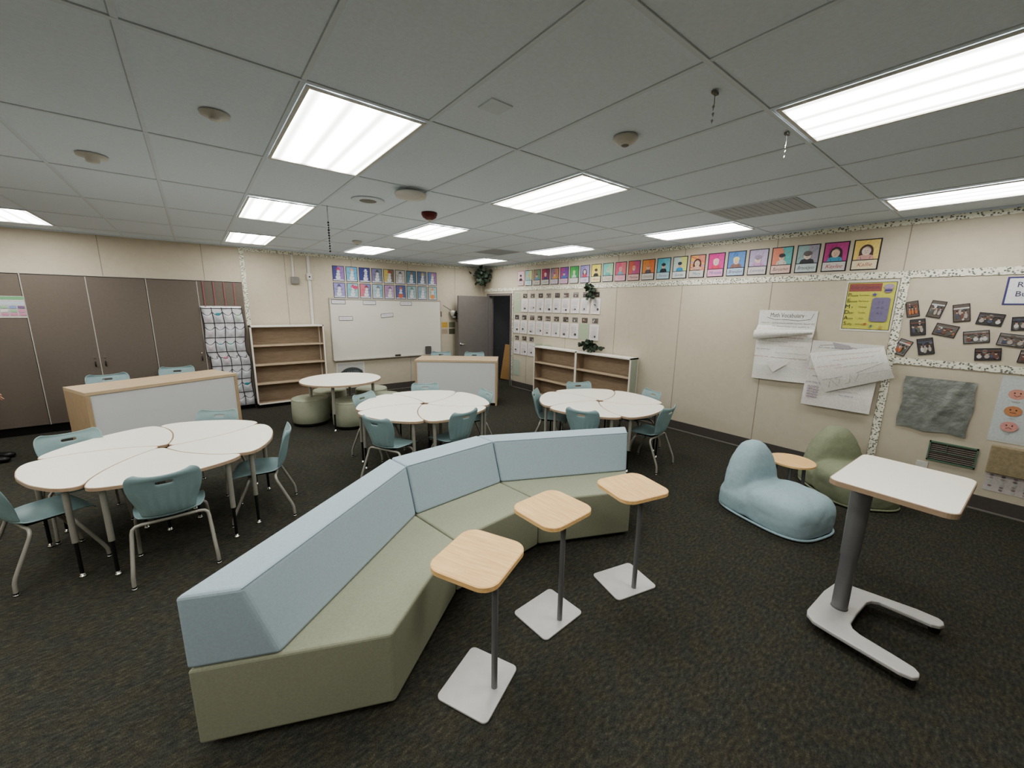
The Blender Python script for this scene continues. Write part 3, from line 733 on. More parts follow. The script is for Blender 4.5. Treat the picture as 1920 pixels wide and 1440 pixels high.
for nm,(x,z),tl,wd,txt,lab in (('s',(2.41,2.02),0,.28,'Daily Schedule','white name strip with dark border at the top left corner of the whiteboard'),('s',(3.06,2.012),.0,.28,'Announcements','white name strip at the top of the whiteboard, left of centre'),('s',(3.91,2.008),0,.28,'Birthdays','white name strip at the top of the whiteboard, right of centre'),('s',(2.54,1.675),0,.285,'Objective','white name strip low on the left side of the whiteboard'),('s',(3.447,1.738),-.10,.285,'Homework','slightly tilted white name strip near the middle of the whiteboard')):
    a=Art(); h=.088; a.border(wd,h,.008,(62,62,72)); 
    n=random.randint(9,13); 
    a.scrib(-wd*.36,wd*.36,0,.018,(70,70,90),.003)
    tag(a.build('name_strip',(wd,h,(224,222,226)),loc=(x,YB-.026,z),tilt=tl),lab,'name strip','strips on the whiteboard')
# snowman paintings
SN=[[((60,58,140),(150,110,190),(196,60,90),'dark violet snowman painting with red hat, top left corner of the set'),
((110,180,215),(90,170,215),(220,160,140),'sky blue snowman painting with orange hat, second in the top row'),
((52,56,130),(60,64,140),(226,226,236),'navy blue painting with a tilted white snowman, third in the top row'),
((130,125,165),(120,140,165),(80,80,96),'grey violet snowman painting with dark hat, fourth in the top row'),
((214,196,110),(120,110,96),(190,70,56),'yellow snowman painting with red top band, middle of the top row'),
((190,188,186),(198,196,196),(110,108,108),'pale grey snowman painting, sixth in the top row'),
((96,142,168),(80,120,152),(150,110,90),'teal blue snowman painting with brown hat, seventh in the top row'),
((88,112,150),(110,120,150),(196,170,110),'blue painting of a snowman with raised tan arms, eighth in the top row'),
((96,128,180),(150,110,160),(210,150,150),'blue and plum snowman painting at the right end of the top row')],
[((150,146,205),(150,140,205),(80,76,120),'lavender snowman painting with small dark hat, bottom left corner of the set'),
((130,190,205),(150,190,200),(206,60,110),'pale blue snowman painting with a pink umbrella hat, second in the bottom row'),
((214,110,130),(120,130,190),(150,60,70),'pink and blue snowman painting, third in the bottom row'),
((170,196,208),(130,180,200),(120,120,130),'icy blue snowman painting, fourth in the bottom row'),
((176,140,180),(190,160,196),(130,100,140),'mauve snowman painting, middle of the bottom row'),
((92,96,160),(80,96,160),(206,110,80),'deep blue snowman painting with orange scarf, sixth in the bottom row'),
((140,176,186),(150,190,192),(110,130,130),'grey teal snowman painting, seventh in the bottom row'),
((140,166,190),(150,180,196),(200,196,180),'powder blue snowman painting, eighth in the bottom row'),
((186,190,176),(140,190,200),(226,150,90),'snowman painting with orange body at the right end of the bottom row')]]
for rw in range(2):
    for i in range(9):
        bg,bg2,ac,lab=SN[rw][i]
        a=Art(); W,Hh=.238,.312
        a.rect(-.108,-.145,.108,.145,bg); a.poly([(.108,-.145),(.108,.145),(-.02,.145),(.04,-.145)],bg2)
        a.poly([(-.108,-.145),(.108,-.145),(.108,-.122),(0,-.112),(-.108,-.12)],(206,210,226))
        sx=[-.01,.0,.02,.005,.01,-.005,.0,.01,0][i]; wt=(226,226,232)
        sh=tuple(int(v*.45+70) for v in bg)
        for (ox,oz,ra) in ((0,-.078,.050),(.004,-.012,.038),(.008,.045,.031)): a.ell(sx+ox,oz,ra+.005,ra+.004,sh); a.ell(sx+ox,oz,ra,ra*.97,wt)
        for k in range(8): q=random.choice([bg,bg2]); x_=random.uniform(-.1,.07); z_=random.uniform(-.08,.12); (a.line([(x_,z_),(x_+.03,z_+.012)],.006,tuple(min(255,v+24) for v in q)) if abs(x_-sx)>.06 else None)
        if rw==1 and i in(5,8): a.ell(sx,-.08,.06,.055,ac)
        a.poly([(sx-.04,.075),(sx+.055,.075),(sx+.045,.092),(sx+.03,.092),(sx+.025,.125),(sx-.015,.125),(sx-.02,.092),(sx-.035,.09)],ac)
        if rw==1 and i==1: a.ell(sx+.055,.07,.055,.035,(206,60,110))
        a.ell(sx-.006,.058,.005,.005,(30,30,36),8); a.ell(sx+.02,.058,.005,.005,(30,30,36),8)
        a.poly([(sx+.006,.05),(sx+.006,.043),(sx-.022,.042)],(220,120,60))
        for zz in (.012,-.01,-.055,-.08): a.ell(sx+.002,zz,.004,.004,(40,40,46),6)
        for sg in (-1,1): a.line([(sx+sg*.04,.0),(sx+sg*.075,.03),(sx+sg*.09,.04)],.005,(96,72,60))
        x=2.455+.2695*i; z=2.561+ZO if rw==0 else 2.222+ZO
        tag(a.build('snowman_painting',(W,Hh,(46,46,58)),loc=(x,YB-.0032,z),tilt=random.uniform(-.012,.012)),lab,'painting','snowman paintings above the whiteboard')
# raceways and box
t=thing('cable_raceway','short white cable raceway ending in a grey box, left one on the back wall','raceway',(1.605,YB,0))
MB().box(-.018,.018,-.02,0,2.485,2.905,M['plastic']).build('channel',t); MB().box(-.052,.088,-.055,0,2.35,2.485,M['grille']).build('junction_box',t,bevel=.006)
t=thing('cable_raceway','long white cable raceway with outlet box running down behind the bookcase','raceway',(1.888,YB,0))
MB().box(-.026,.026,-.022,0,.16,2.905,M['plastic']).build('channel',t,bevel=.003,seg=1); MB().box(-.045,.045,-.045,0,2.44,2.565,M['plastic']).build('outlet_box',t,bevel=.004); MB().tube([(0,-.045,2.50),(0,-.049,2.50)],.014,M['dark'],12).build('socket',t)
# cards by the door
for x,z,c,lab in ((4.935,1.50,(208,170,84),'yellow striped card beside the whiteboard, upper left of four'),(5.14,1.495,(120,122,96),'olive green card beside the open door, upper right of four'),(4.93,1.335,(184,168,146),'beige card beside the whiteboard, lower left of four'),(5.137,1.33,(92,90,72),'dark olive card beside the open door, lower right of four')):
    a=Art()
    for k in range(3): a.rect(-.075,-.045+.035*k,.075,-.03+.035*k,tuple(int(v*.82) for v in c))
    tag(a.build('wall_card',(.172,.14,c),loc=(x,YB-.0032,z)),lab,'card','cards beside the open door')
t=thing('wall_dispenser','small white wall holder with a thin stick, beside the open door','wall holder',(5.12,YB,1.80))
b=MB(); b.lathe([(0,-.09),(.035,-.085),(.06,.0),(.075,.05),(0,.055)],M['plastic'],16,(0,-.08,0)); b.build('holder',t)
MB().lathe([(0,-.15),(.05,-.14),(.07,-.10),(.03,-.08),(0,-.08)],M['grille'],16,(.04,-.075,0)).build('holder_base',t)
MB().tube([(-.25,-.06,.18),(.02,-.08,.02)],.006,M['dark'],8).build('stick',t)
# poster under whiteboard
a=Art(); a.rect(-.27,-.24,.27,.24,(206,206,202)); a.ell(.02,-.02,.25,.17,(74,82,82),24)
a.rect(-.20,-.10,.22,.07,(60,66,68)); 
for zz,hh_ in ((.055,.075),(-.04,.05)):
    for k in range(9): x=-.17+.042*k; a.line([(x,zz-hh_/2),(x+random.uniform(0,.01),zz+hh_/2),(x+.022,zz+random.uniform(-.5,.5)*hh_),(x+.026,zz-hh_/2)],.009,(150,158,160))
for k in range(9): a.ell(-.18+.05*k,.12-.004*abs(k-4)**2,.03,.025,(66,74,76),8)
tag(a.build('wall_poster',(.6,.52,(218,218,212)),loc=(2.58,YB-.0032,.46)),'poster with a dark emblem under the whiteboard, behind the round table','poster')
# ------------------------------------------------------------------ portraits
def P(*a): return a
PT=[((236,206,216),(236,206,216),(40,36,40),(40,36,44),'pale pink portrait of a dark-haired figure','Noah',(200,120,140)),
((150,206,200),(206,210,140),(214,190,120),(150,190,200),'pale aqua and yellow portrait','Ruby',(110,150,190)),
((150,120,90),(110,150,110),(110,90,110),(90,140,180),'rainbow streaked brown portrait','Jose',(120,110,110)),
((176,36,76),(130,40,90),(220,200,180),(70,50,110),'crimson portrait with violet lower half','Xavier',(120,110,120)),
((150,120,150),(190,130,100),(170,90,110),(220,160,70),'smoky violet portrait with an orange figure','Mia',(190,150,160)),
((176,70,140),(120,70,160),(110,80,150),(60,120,190),'magenta and violet portrait with blue figure','Aiden',(170,150,180)),
((70,170,80),(60,150,80),(190,220,150),(200,216,200),'bright green portrait of a pale figure','Ruth',(170,200,200)),
((140,130,190),(160,150,200),(40,36,56),(206,70,90),'lilac portrait of a long-haired figure in red','Lily',(200,60,70)),
((238,220,90),(240,226,110),(70,50,40),(40,38,40),'yellow portrait of a boy in a black shirt','Alyssa',(200,60,70)),
((120,200,190),(170,214,170),(170,200,170),(110,180,180),'aqua green portrait with slim pale figure','Diego',(190,150,70)),
((220,80,120),(226,110,120),(226,150,160),(120,170,190),'rose pink portrait with a blue shirt','Tori',(220,110,130)),
((214,90,70),(190,70,120),(230,150,120),(190,80,130),'red orange portrait with glowing face','Matthew',(60,60,110)),
((230,140,60),(226,120,60),(200,130,90),(90,80,80),'plain orange portrait with a small dark figure','Samantha',(130,130,80)),
((90,180,200),(110,190,206),(40,40,50),(30,30,36),'turquoise portrait of a bearded figure in black','Steven',(150,90,140)),
((196,214,210),(214,220,130),(50,60,80),(60,150,200),'grey and yellow portrait, boy in blue shirt','Lucas',(60,50,90)),
((240,180,110),(230,140,120),(70,36,30),(216,170,150),'orange rayed portrait with large brown hair','Mary',(50,140,150)),
((220,50,140),(216,60,150),(240,190,190),(220,60,90),'hot pink portrait of a blonde figure','Miranda',(60,90,160)),
((80,130,200),(90,140,206),(220,210,150),(130,90,80),'blue portrait of a fair-haired figure in patterned shirt','Brandon',(80,60,60)),
((180,166,200),(190,176,206),(150,136,160),(196,150,190),'pale lilac portrait in pencil outline','Lennox',(90,90,140)),
((226,130,100),(90,180,176),(40,36,40),(210,200,190),'half coral half teal portrait of a dark-haired boy','Benjamin',(70,70,70)),
((150,180,180),(160,156,170),(96,86,86),(50,50,56),'grey portrait with swept hair and black shirt','Brooklynn',(60,60,70)),
((186,60,130),(190,66,136),(50,36,44),(70,150,180),'magenta portrait of a long-haired girl in turquoise','Kaylee',(170,60,60)),
((238,206,110),(240,210,120),(70,50,44),(216,160,150),'golden yellow portrait of a smiling face, nearest the yellow poster','Kallie',(170,60,60))]
for i,(bg,bg2,hair,shirt,lab,nm,tc_) in enumerate(PT):
    a=Art(); W,Hh=.245,.342; skin=(224,190,165)
    if i in (7,9,16,20,22,18): skin=(228,205,190)
    if i in (6,9): skin=(206,220,190)
    a.rect(-.11,-.052,.11,.160,bg); a.poly([(.11,-.052),(.11,.16),(.0,.16),(.03,-.052)],bg2)
    if i==15:
        for k in range(5): a.poly([(-.11,.16-.04*k),(-.11,.14-.04*k),(.11,.05-.03*k),(.11,.065-.03*k)],[(236,120,90),(240,200,90),(200,150,200),(240,150,90),(230,110,110)][k])
    for k in range(9):
        x=random.uniform(-.10,.07); z=random.uniform(-.03,.13); bb=bg if k%2 else bg2; sg=random.choice((26,-22)); a.line([(x,z),(x+random.uniform(.01,.03),min(.155,z+random.uniform(.015,.05)))],.005,tuple(max(0,min(255,v+sg)) for v in bb))
    big=1.25 if i in (15,16,20,21,22,17,18) else 1.0
    if i in (7,15,21,22): a.ell(0,.035,.05*big,.062*big,hair,16); a.rect(-.05*big,-.045,.05*big,.035,hair)
    a.poly([(-.062*big,-.052),(.062*big,-.052),(.05*big,-.012),(.018,.004),(-.018,.004),(-.05*big,-.012)],shirt)
    a.ell(0,.04,.033*big,.04*big,skin,14)
    if i not in (7,15,21,22): a.ell(0,.062,.036*big,.026*big,hair,12)
    a.ell(-.012,.042,.004,.004,(40,36,40),6); a.ell(.012,.042,.004,.004,(40,36,40),6); a.line([(-.012,.022),(0,.017),(.012,.022)],.003,(150,60,60)); a.line([(0,.04),(.003,.031),(-.001,.03)],.002,(150,110,100)); a.line([(-.03*big,-.05),(-.034*big,-.02)],.003,(60,56,66)); a.line([(.03*big,-.05),(.034*big,-.02)],.003,(60,56,66)); a.line([(-.03,.075),(-.01,.085),(.015,.08),(.032,.066)],.003,tuple(min(255,v+30) for v in hair))
    a.rect(-.11,-.160,.11,-.062,tuple(int(.6*230+.4*v) for v in bg) if i%3 else (206,200,196))
    a.text(nm,0,-.111,.062,tc_,.35,.18)
    fcol=(196,110,130) if i==0 else (44,42,54)
    y=7.526-.282*i-.122
    loc,rz=on_right(y,2.587+ZO)
    tag(a.build('student_portrait',(W,Hh,fcol),loc=loc,rz=rz,tilt=random.uniform(-.01,.01)),lab+' in the long wall row','portrait','portraits along the right wall')
# ------------------------------------------------------------------ typed pages and snapshots
ordn=['first','second','third','fourth','fifth','sixth','seventh','eighth','ninth','tenth']
def page(y,z,w,h,lab,group):
    a=Art(); n=int(h/.016)
    for k in range(n-3):
        if random.random()<.9: a.rect(-w*.36,h*.36-.0145*k,w*random.uniform(.2,.38),h*.36-.0145*k+.0035,(176,174,176))
    px=random.uniform(-.25,.2)*w; pz=random.uniform(-.35,-.2)*h
    a.rect(px,pz,px+random.uniform(.03,.06),pz+random.uniform(.025,.045),(60,58,60))
    loc,rz=on_right(y,z,.0034)
    def bend(x,yy,zz): return (x,yy-(.022*(.5-zz/h)*.5 if yy<.002 else 0),zz)
    return tag(a.build('typed_page',(w,h,(226,220,220)),loc=loc,rz=rz,tilt=random.uniform(-.02,.02),fn=bend),lab,'page',group)
def snap(y,z,w,h,lab,group,tilt=0,seed=0,name='snapshot',d=.0034,frame=(40,36,40),warm=False,tw=None):
    a=Art(); rr=random.Random(seed)
    cols=[(58,54,54),(96,84,76),(120,116,112),(176,164,156),(74,78,96),(206,202,200),(110,72,62),(86,92,84)]
    if warm: cols+=[(200,110,60),(180,90,60)]
    e=.006 if frame else 0
    a.rect(-w/2+e,-h/2+e,w/2-e,h/2-e,rr.choice(cols[:3]))
    for k in range(9):
        cx=rr.uniform(-.36,.36)*w; cz=rr.uniform(-.3,.3)*h; a.ell(cx,cz,rr.uniform(.06,.14)*w,rr.uniform(.08,.18)*h,rr.choice(cols),8)
    a.rect(-w/2+e,h*.22,w/2-e,h*.30,rr.choice(cols))
    for k in range(3):
        cx=(-.28+.28*k+rr.uniform(-.05,.05))*w; a.ell(cx,-.18*h,.10*w,.16*h,rr.choice(cols[3:]),10); a.ell(cx,.04*h,.055*w,.09*h,(196,156,132),10); a.ell(cx,.10*h,.058*w,.05*h,(46,34,30),8)
    loc,rz=on_right(y,z,d)
    return tag(a.build(name,(w,h,frame or (60,52,50)),loc=loc,rz=rz,tilt=tilt),lab,'photo',group)
r1=[7.244,6.978,6.705,6.447,6.177,5.915,5.649,5.383,5.113]
for i,y in enumerate(r1):
    page(y,1.970+ZO,.226,.30,'typed page in the top row of pages, %s from the doorway'%ordn[i],'typed pages, top row')
    snap(y-.005,2.188+ZO,.14,.095,'small snapshot above the %s typed page of the top row'%ordn[i],'snapshots above the top row of pages',0,100+i,frame=None)
r2=[7.535,7.265,6.98,6.715,6.448,6.185,5.912,5.648,None,5.118]
for i,y in enumerate(r2):
    if y: page(y,1.462+ZO,.228,.305,'typed page in the middle row of pages, %s from the doorway'%ordn[i],'typed pages, middle row')
    yy=y or 5.385
    snap(yy-.01,1.69+ZO,.145,.10,'small snapshot in the middle row, %s from the doorway'%ordn[i],'snapshots above the middle row of pages',0,200+i,frame=None)
for i,y in enumerate((7.515,7.24,6.975)):
    page(y,.955+ZO,.228,.305,'typed page in the bottom row of pages, %s from the doorway'%ordn[i],'typed pages, bottom row')
    snap(y-.0,1.197+ZO,.145,.10,'small snapshot in the bottom row, %s from the doorway'%ordn[i],'snapshots above the bottom row of pages',0,300+i,frame=None)
M['green']=mat('green_sheet',(168,180,156),.8,.03)
for y,z,w,h,lab in ((7.52,1.945+ZO,.25,.30,'plain sage green paper sheet in the top row next to the doorway border'),(5.393,1.462+ZO,.26,.32,'plain sage green paper sheet in the middle row without a typed page'),(6.70,1.03+ZO,.23,.17,'plain sage green paper sheet above the left end of the low bookcase'),(6.42,1.0+ZO,.24,.24,'second plain sage green sheet peeking over the low bookcase'),(7.515,2.19+ZO,.2,.14,'small pale green sheet at the top beside the doorway border')):
    loc,rz=on_right(y,z,.003); tag(MB().box(-w/2,w/2,0,.003,-h/2,h/2,M['green']).build('paper_sheet',loc=loc,rz=rz),lab,'paper','green paper sheets')
loc,rz=on_right(7.515,.46+ZO,.006)
b=MB(); b.prism([(x,z) for x,z in rrect(.26,.39,.03,4)],0,.006,mat('green_folder',(172,182,168),.5,.05)); b.v=[(x,z,y) for x,y,z in b.v]; b.f=[tuple(reversed(f)) for f in b.f]
tag(b.build('wall_folder',loc=loc,rz=rz),'pale green folder hanging low on the wall beside the doorway','folder')
# ------------------------------------------------------------------ clustered photos (right wall)
def cen(q):
    ys=[p[0] for p in q]; zs=[p[1] for p in q]; return sum(ys)/4,sum(zs)/4
CL=[([(0.787,2.053),(0.69,2.075),(0.653,1.908),(0.77,1.886)],'classroom photo with orange top, highest at the left of the cluster'),
([(0.587,2.076),(0.478,2.057),(0.505,1.889),(0.616,1.906)],'tilted dark photo, second along the top of the cluster'),
([(0.44,2.024),(0.324,2.044),(0.287,1.872),(0.406,1.851)],'photo with teal top, third along the top of the cluster'),
([(0.244,1.96),(0.076,1.94),(0.089,1.819),(0.256,1.843)],'wide grey photo of two children, upper middle of the cluster'),
([(0.041,1.916),(-.11,1.93),(-.13,1.80),(0.018,1.791)],'dark photo of a child in white, upper right of the cluster'),
([(0.733,1.863),(0.616,1.883),(0.581,1.72),(0.692,1.693)],'brown photo below the orange-topped one in the cluster'),
([(0.521,1.843),(0.355,1.809),(0.374,1.692),(0.542,1.722)],'tilted red photo of seated children in the cluster'),
([(0.326,1.758),(0.155,1.787),(0.134,1.671),(0.303,1.637)],'wide photo of a table, centre of the cluster'),
([(0.089,1.765),(-0.085,1.746),(-0.09,1.628),(0.093,1.647)],'wide photo of trees, right of centre in the cluster'),
([(0.772,1.663),(0.667,1.626),(0.715,1.471),(0.823,1.497)],'tilted red photo at the lower left of the cluster over the border'),
([(0.647,1.66),(0.528,1.689),(0.488,1.522),(0.604,1.49)],'blue-toned photo low in the left of the cluster'),
([(0.222,1.599),(0.052,1.62),(0.035,1.5),(0.205,1.48)],'wide dark photo low in the middle of the cluster'),
([(-0.062,1.61),(-.21,1.60),(-.22,1.484),(-0.052,1.491)],'dark photo lowest at the right edge of the cluster')]
for i,(q,lab) in enumerate(CL):
    cy,cz=cen(q); w=math.hypot(q[1][0]-q[0][0],q[1][1]-q[0][1]); h=math.hypot(q[3][0]-q[0][0],q[3][1]-q[0][1])
    ang=math.atan2(q[1][1]-q[0][1],-(q[1][0]-q[0][0]))
    snap(cy,cz+ZO,w,h,lab,'photos clustered on the right wall',-ang,400+i,'framed_photo',.008+.001*(i%3),(34,34,46),i in(0,6,9))
a=Art(); a.border(.60,.262,.014,(56,52,110)); a.text('Reading',-.125,.055,.07,(60,58,90)); a.text('Buddies',-.125,-.03,.07,(60,58,90))
loc,rz=on_right(-.18,2.16+ZO); tag(a.build('wall_sign',(.60,.262,(224,224,228)),loc=loc,rz=rz),'white sign with purple frame cut by the right edge of the photo','sign')
# ------------------------------------------------------------------ yellow operations poster
a=Art(); a.rect(-.213,-.268,.213,.268,(40,38,40)); a.rect(-.207,-.262,.207,.262,(206,204,88)); a.rect(-.20,.165,.09,.255,(150,80,70)); a.text('Order of Operations',-.055,.21,.05,(90,50,90),.2,.26)
for k,(t1,t2) in enumerate((('Please','Parentheses'),('Excuse','Exponents'),('My','Multiply'),('Dear','Divide'),('Aunt','Add'),('Sally','Subtract'))):
    z=.125-.066*k; a.text(t1[0],-.185,z,.062,(40,36,40)); a.text(t1[1:],-.142,z-.005,.036,(60,60,40),0,.07); a.text('- '+t2,-.055,z-.003,.024,(80,80,50),0,.10)
b_=[(x+.105,z-.04) for x,z in rrect(.155,.27,.025,4)]; a.poly(b_,(116,108,140)); a.text('P E',.105,.04,.035,(90,80,120)); a.text('M D',.105,-.02,.035,(90,80,120)); a.text('A S',.105,-.08,.035,(90,80,120))
a.ell(.15,.215,.045,.03,(170,150,170),10); a.ell(.15,.175,.035,.028,(150,120,160),10); a.rect(.12,.165,.18,.185,(60,60,110))
def star(cx,cz,r,c): a.poly([(cx+(r if k%2==0 else r*.45)*math.cos(R(90+36*k)),cz+(r if k%2==0 else r*.45)*math.sin(R(90+36*k))) for k in range(10)],c)
star(.04,.13,.025,(80,80,150)); star(.0,-.205,.02,(190,90,60)); star(.055,-.225,.02,(80,110,110)); star(.14,-.235,.025,(190,160,90))
loc,rz=on_right(1.096,2.009+ZO); tag(a.build('yellow_poster',(.455,.58,(214,212,202)),loc=loc,rz=rz),'yellow poster with brown heading and purple box beside the vertical border','poster')
# ------------------------------------------------------------------ hanging chart papers
def chart_page(a,quad,name,label,lift,bulge,parent=None,grp='hand-written chart papers'):
    """drawing a in unit square (0..1) mapped to a curled sheet; quad corners tl,tr,br,bl in wall coords (y,z)"""
    n=14; g=Art(); 
    def mp(u,v):
        tl,tr,br,bl=quad; y=(tl[0]*(1-u)+tr[0]*u)*v+(bl[0]*(1-u)+br[0]*u)*(1-v); z=(tl[1]*(1-u)+tr[1]*u)*v+(bl[1]*(1-u)+br[1]*u)*(1-v); return y,z
    def fn(x,d,z):
        y,zz=mp(x,z); return (XR-lift-bulge(x,z)+ d*1.0, y, zz+ZO)
    base=Art(); c=(224,222,216)
    for i in range(n):
        for j in range(n):
            base.v+= [(i/n,0,j/n),((i+1)/n,0,j/n),((i+1)/n,0,(j+1)/n),(i/n,0,(j+1)/n)]; o=len(base.v)-4; base.f.append((o,o+1,o+2,o+3)); base.c.append(lin(c))
    o=len(base.v); base.v+=a.v; base.f+=[tuple(k+o for k in f) for f in a.f]; base.c+=a.c
    ob=base.build(name,parent=parent,fn=fn)
    ob.data.materials[0]=MATS['paint']
    if parent is None: tag(ob,label,'chart paper',grp)
    return ob
a=Art(); 
a.text('Math Vocabulary',.5,.93,.085,(60,56,60),0,.62); a.line([(.16,.90),(.3,.868),(.5,.872),(.7,.862),(.9,.885),(.94,.96)],.006,(80,76,80))
def scr(A,x0,x1,z,h,c,w=.006,sl=0):
    x=x0
    while x<x1-.02:
        L=min(random.uniform(.05,.14),x1-x); n=max(4,int(L/.014)); A.line([(x+L*k/n,z+sl*(x-x0)+(h*random.uniform(.2,.7) if k%2 else -h*random.uniform(.1,.4))) for k in range(n+1)],w,c); x+=L+.02
scr(a,.03,.2,.82,.018,(120,140,120)); scr(a,.27,.98,.82,.02,(130,130,130)); scr(a,.27,.9,.775,.018,(110,110,110))
scr(a,.03,.35,.74,.016,(196,120,120)); scr(a,.05,.95,.66,.02,(200,140,140)); scr(a,.1,.9,.62,.016,(196,150,150)); scr(a,.04,.6,.56,.02,(170,160,160)); scr(a,.45,.9,.5,.02,(180,160,160)); scr(a,.04,.3,.44,.018,(130,120,120)); scr(a,.4,.95,.40,.018,(180,170,170)); scr(a,.0,.3,.335,.02,(196,110,110)); scr(a,.33,.97,.33,.018,(150,120,120))
for k in range(5): a.line([(.02,.2-.03*k),(.4,.19-.03*k),(.95,.2-.03*k)],.003,(196,206,204))
a.poly([(.25,.27),(.7,.28),(.42,.12)],(226,220,216))
first_chart=chart_page(a,[(2.221,1.948),(1.559,1.942),(1.575,1.024),(2.205,1.008)],'chart_paper','left chart paper headed Math Vocabulary, hanging with a rolled fold',.012,
    lambda u,v:.05*math.exp(-((v-.70+.05*u)/.05)**2)*(1.2-u*.7)+.035*(1-v)*(.6+.4*math.sin(3*u))+.01*math.sin(9*v)*math.sin(5*u))
# the fold: a strip of the page rolled over the front
a=Art(); scr(a,.04,.6,.5,.2,(200,120,120),.004); scr(a,.3,.95,.3,.15,(150,130,140),.004)
chart_page(a,[(2.23,1.678),(1.556,1.712),(1.566,1.655),(2.24,1.55)],'rolled_fold','',.075,lambda u,v:.02*math.sin(PI*v),first_chart)
a=Art(); a.line([(.12,.93),(.3,.95),(.6,.93),(.8,.90)],.006,(120,116,120)); a.poly([(.3,.99),(.55,.96),(.6,.91),(.35,.90)],(180,176,180)); scr(a,.1,.9,.9,.02,(130,130,140))
scr(a,.02,.3,.56,.03,(190,110,110)); scr(a,.1,.3,.46,.02,(130,140,120)); scr(a,.02,.5,.36,.03,(130,120,160)); 
for i in range(4):
    for j in range(5): a.ell(.08+.045*i,.14+.04*j,.018,.015,(150,120,150),8); a.ell(.08+.045*i,.14+.04*j,.009,.007,(224,222,216),8)
scr(a,.55,.75,.22,.02,(120,130,170)); scr(a,.5,.8,.28,.02,(170,160,180)); scr(a,.3,.6,.33,.02,(190,190,196))
chart_page(a,[(1.56,1.584),(0.885,1.571),(0.902,0.767),(1.583,0.759)],'chart_paper','lower right chart paper with purple circles, partly covered',.03,lambda u,v:.03*(1-v)*(.5+.5*u)+.008*math.sin(7*v))
a=Art(); scr(a,.1,.95,.88,.03,(190,130,130)); scr(a,.3,.85,.75,.03,(196,120,120)); scr(a,.05,.4,.62,.04,(190,110,110)); scr(a,.3,.9,.55,.03,(130,150,140)); scr(a,.05,.35,.3,.03,(90,100,90))
a.line([(.55,.34),(.95,.52)],.005,(70,70,80)); a.line([(.1,.1),(.17,.28),(.24,.08),(.3,.24),(.24,.27),(.27,.3)],.006,(110,110,110)); a.line([(.34,.1),(.42,.12),(.46,.3),(.5,.12),(.58,.3)],.006,(110,110,110)); scr(a,.6,.95,.28,.02,(150,150,150))
for k in range(7): a.line([(.58+.055*k,.35+.025*k),(.585+.055*k,.33+.025*k)],.004,(70,70,80))
chart_page(a,[(1.564,1.424),(0.879,1.561),(0.745,1.229),(1.348,0.954)],'chart_paper','tilted chart paper page with a number line, lying over the lower chart',.08,lambda u,v:.03*math.sin(PI*v)+.02*u)
# ------------------------------------------------------------------ foil sheet, vent, outlet, emoji poster
def foil_mat():
    m=bpy.data.materials.new('plastic_sheet'); m.use_nodes=True; N=m.node_tree.nodes; L=m.node_tree.links; b=N['Principled BSDF']
    b.inputs['Roughness'].default_value=.3; b.inputs['Specular IOR Level'].default_value=.6
    tc=N.new('ShaderNodeTexCoord'); n=N.new('ShaderNodeTexNoise'); n.inputs['Scale'].default_value=9; n.inputs['Detail'].default_value=8; L.new(tc.outputs['Object'],n.inputs['Vector'])
    r=N.new('ShaderNodeValToRGB'); r.color_ramp.elements[0].color=(*lin((88,92,88)),1); r.color_ramp.elements[1].color=(*lin((158,162,156)),1); L.new(n.outputs['Fac'],r.inputs['Fac']); L.new(r.outputs['Color'],b.inputs['Base Color'])
    bp=N.new('ShaderNodeBump'); bp.inputs['Strength'].default_value=.9; bp.inputs['Distance'].default_value=.02; L.new(n.outputs['Fac'],bp.inputs['Height']); L.new(bp.outputs['Normal'],b.inputs['Normal']); return m
FM=foil_mat(); vs=[];fs=[]; n=26; rr=random.Random(3)
for j in range(n+1):
    for i in range(n+1):
        u=i/n;v=j/n; y=.665-.525*u+.008*math.sin(9*v); z=.685+.572*v+.010*math.sin(11*u)*(1-v)
        d=.012+.016*abs(math.sin(5*u+3*v))*(.3+v*(1-v)*3)+.018*max(0,.12-abs(u-.25-.35*(1-v)))*5+.018*max(0,.10-abs(u-.85+.45*(1-v)))*5+rr.uniform(0,.003)
        vs.append((XR-d,y,z+ZO))
for j in range(n):
    for i in range(n): fs.append((j*(n+1)+i,j*(n+1)+i+1,(j+1)*(n+1)+i+1,(j+1)*(n+1)+i))
tag(MB().add(vs,fs,FM,True).build('plastic_sheet'),'crinkled dark grey plastic sheet taped on the wall below the photo cluster','plastic sheet')
t=thing('wall_vent','louvred wall vent with green painted frame under the plastic sheet','vent',(XR,.205,.52),R(-90))
GV=mat('vent_green',(92,120,100),.6,.06)
w,h=.35,.215; f_=MB(); f_.box(-w/2,w/2,-.02,0,-h/2,-h/2+.014,GV); f_.box(-w/2,w/2,-.02,0,h/2-.014,h/2,GV); f_.box(-w/2,-w/2+.012,-.02,0,-h/2,h/2,GV); f_.box(w/2-.012,w/2,-.02,0,-h/2,h/2,GV); f_.build('vent_frame',t)
MB().box(-w/2+.01,w/2-.01,-.004,0,-h/2+.01,h/2-.01,M['black']).build('vent_back',t)
s_=MB()
for k in range(9): s_.add([(-w/2+.012,-.016,-h/2+.024+.021*k),(w/2-.012,-.016,-h/2+.024+.021*k),(w/2-.012,-.004,-h/2+.036+.021*k),(-w/2+.012,-.004,-h/2+.036+.021*k)],[(0,1,2,3)],M['cab'])
s_.box(-w/2+.012,w/2-.012,-.02,-.004,-.002,.004,GV); s_.box(-.045,-.04,-.02,-.004,0,h/2-.012,GV); s_.build('louvres',t)
tag(MB().box(-.045,.045,-.008,0,-.06,.06,M['plastic']).build('wall_outlet',bevel=.003,loc=(XR,.40,.32),rz=R(-90)),'white wall outlet cover just above the standing desk edge','outlet')
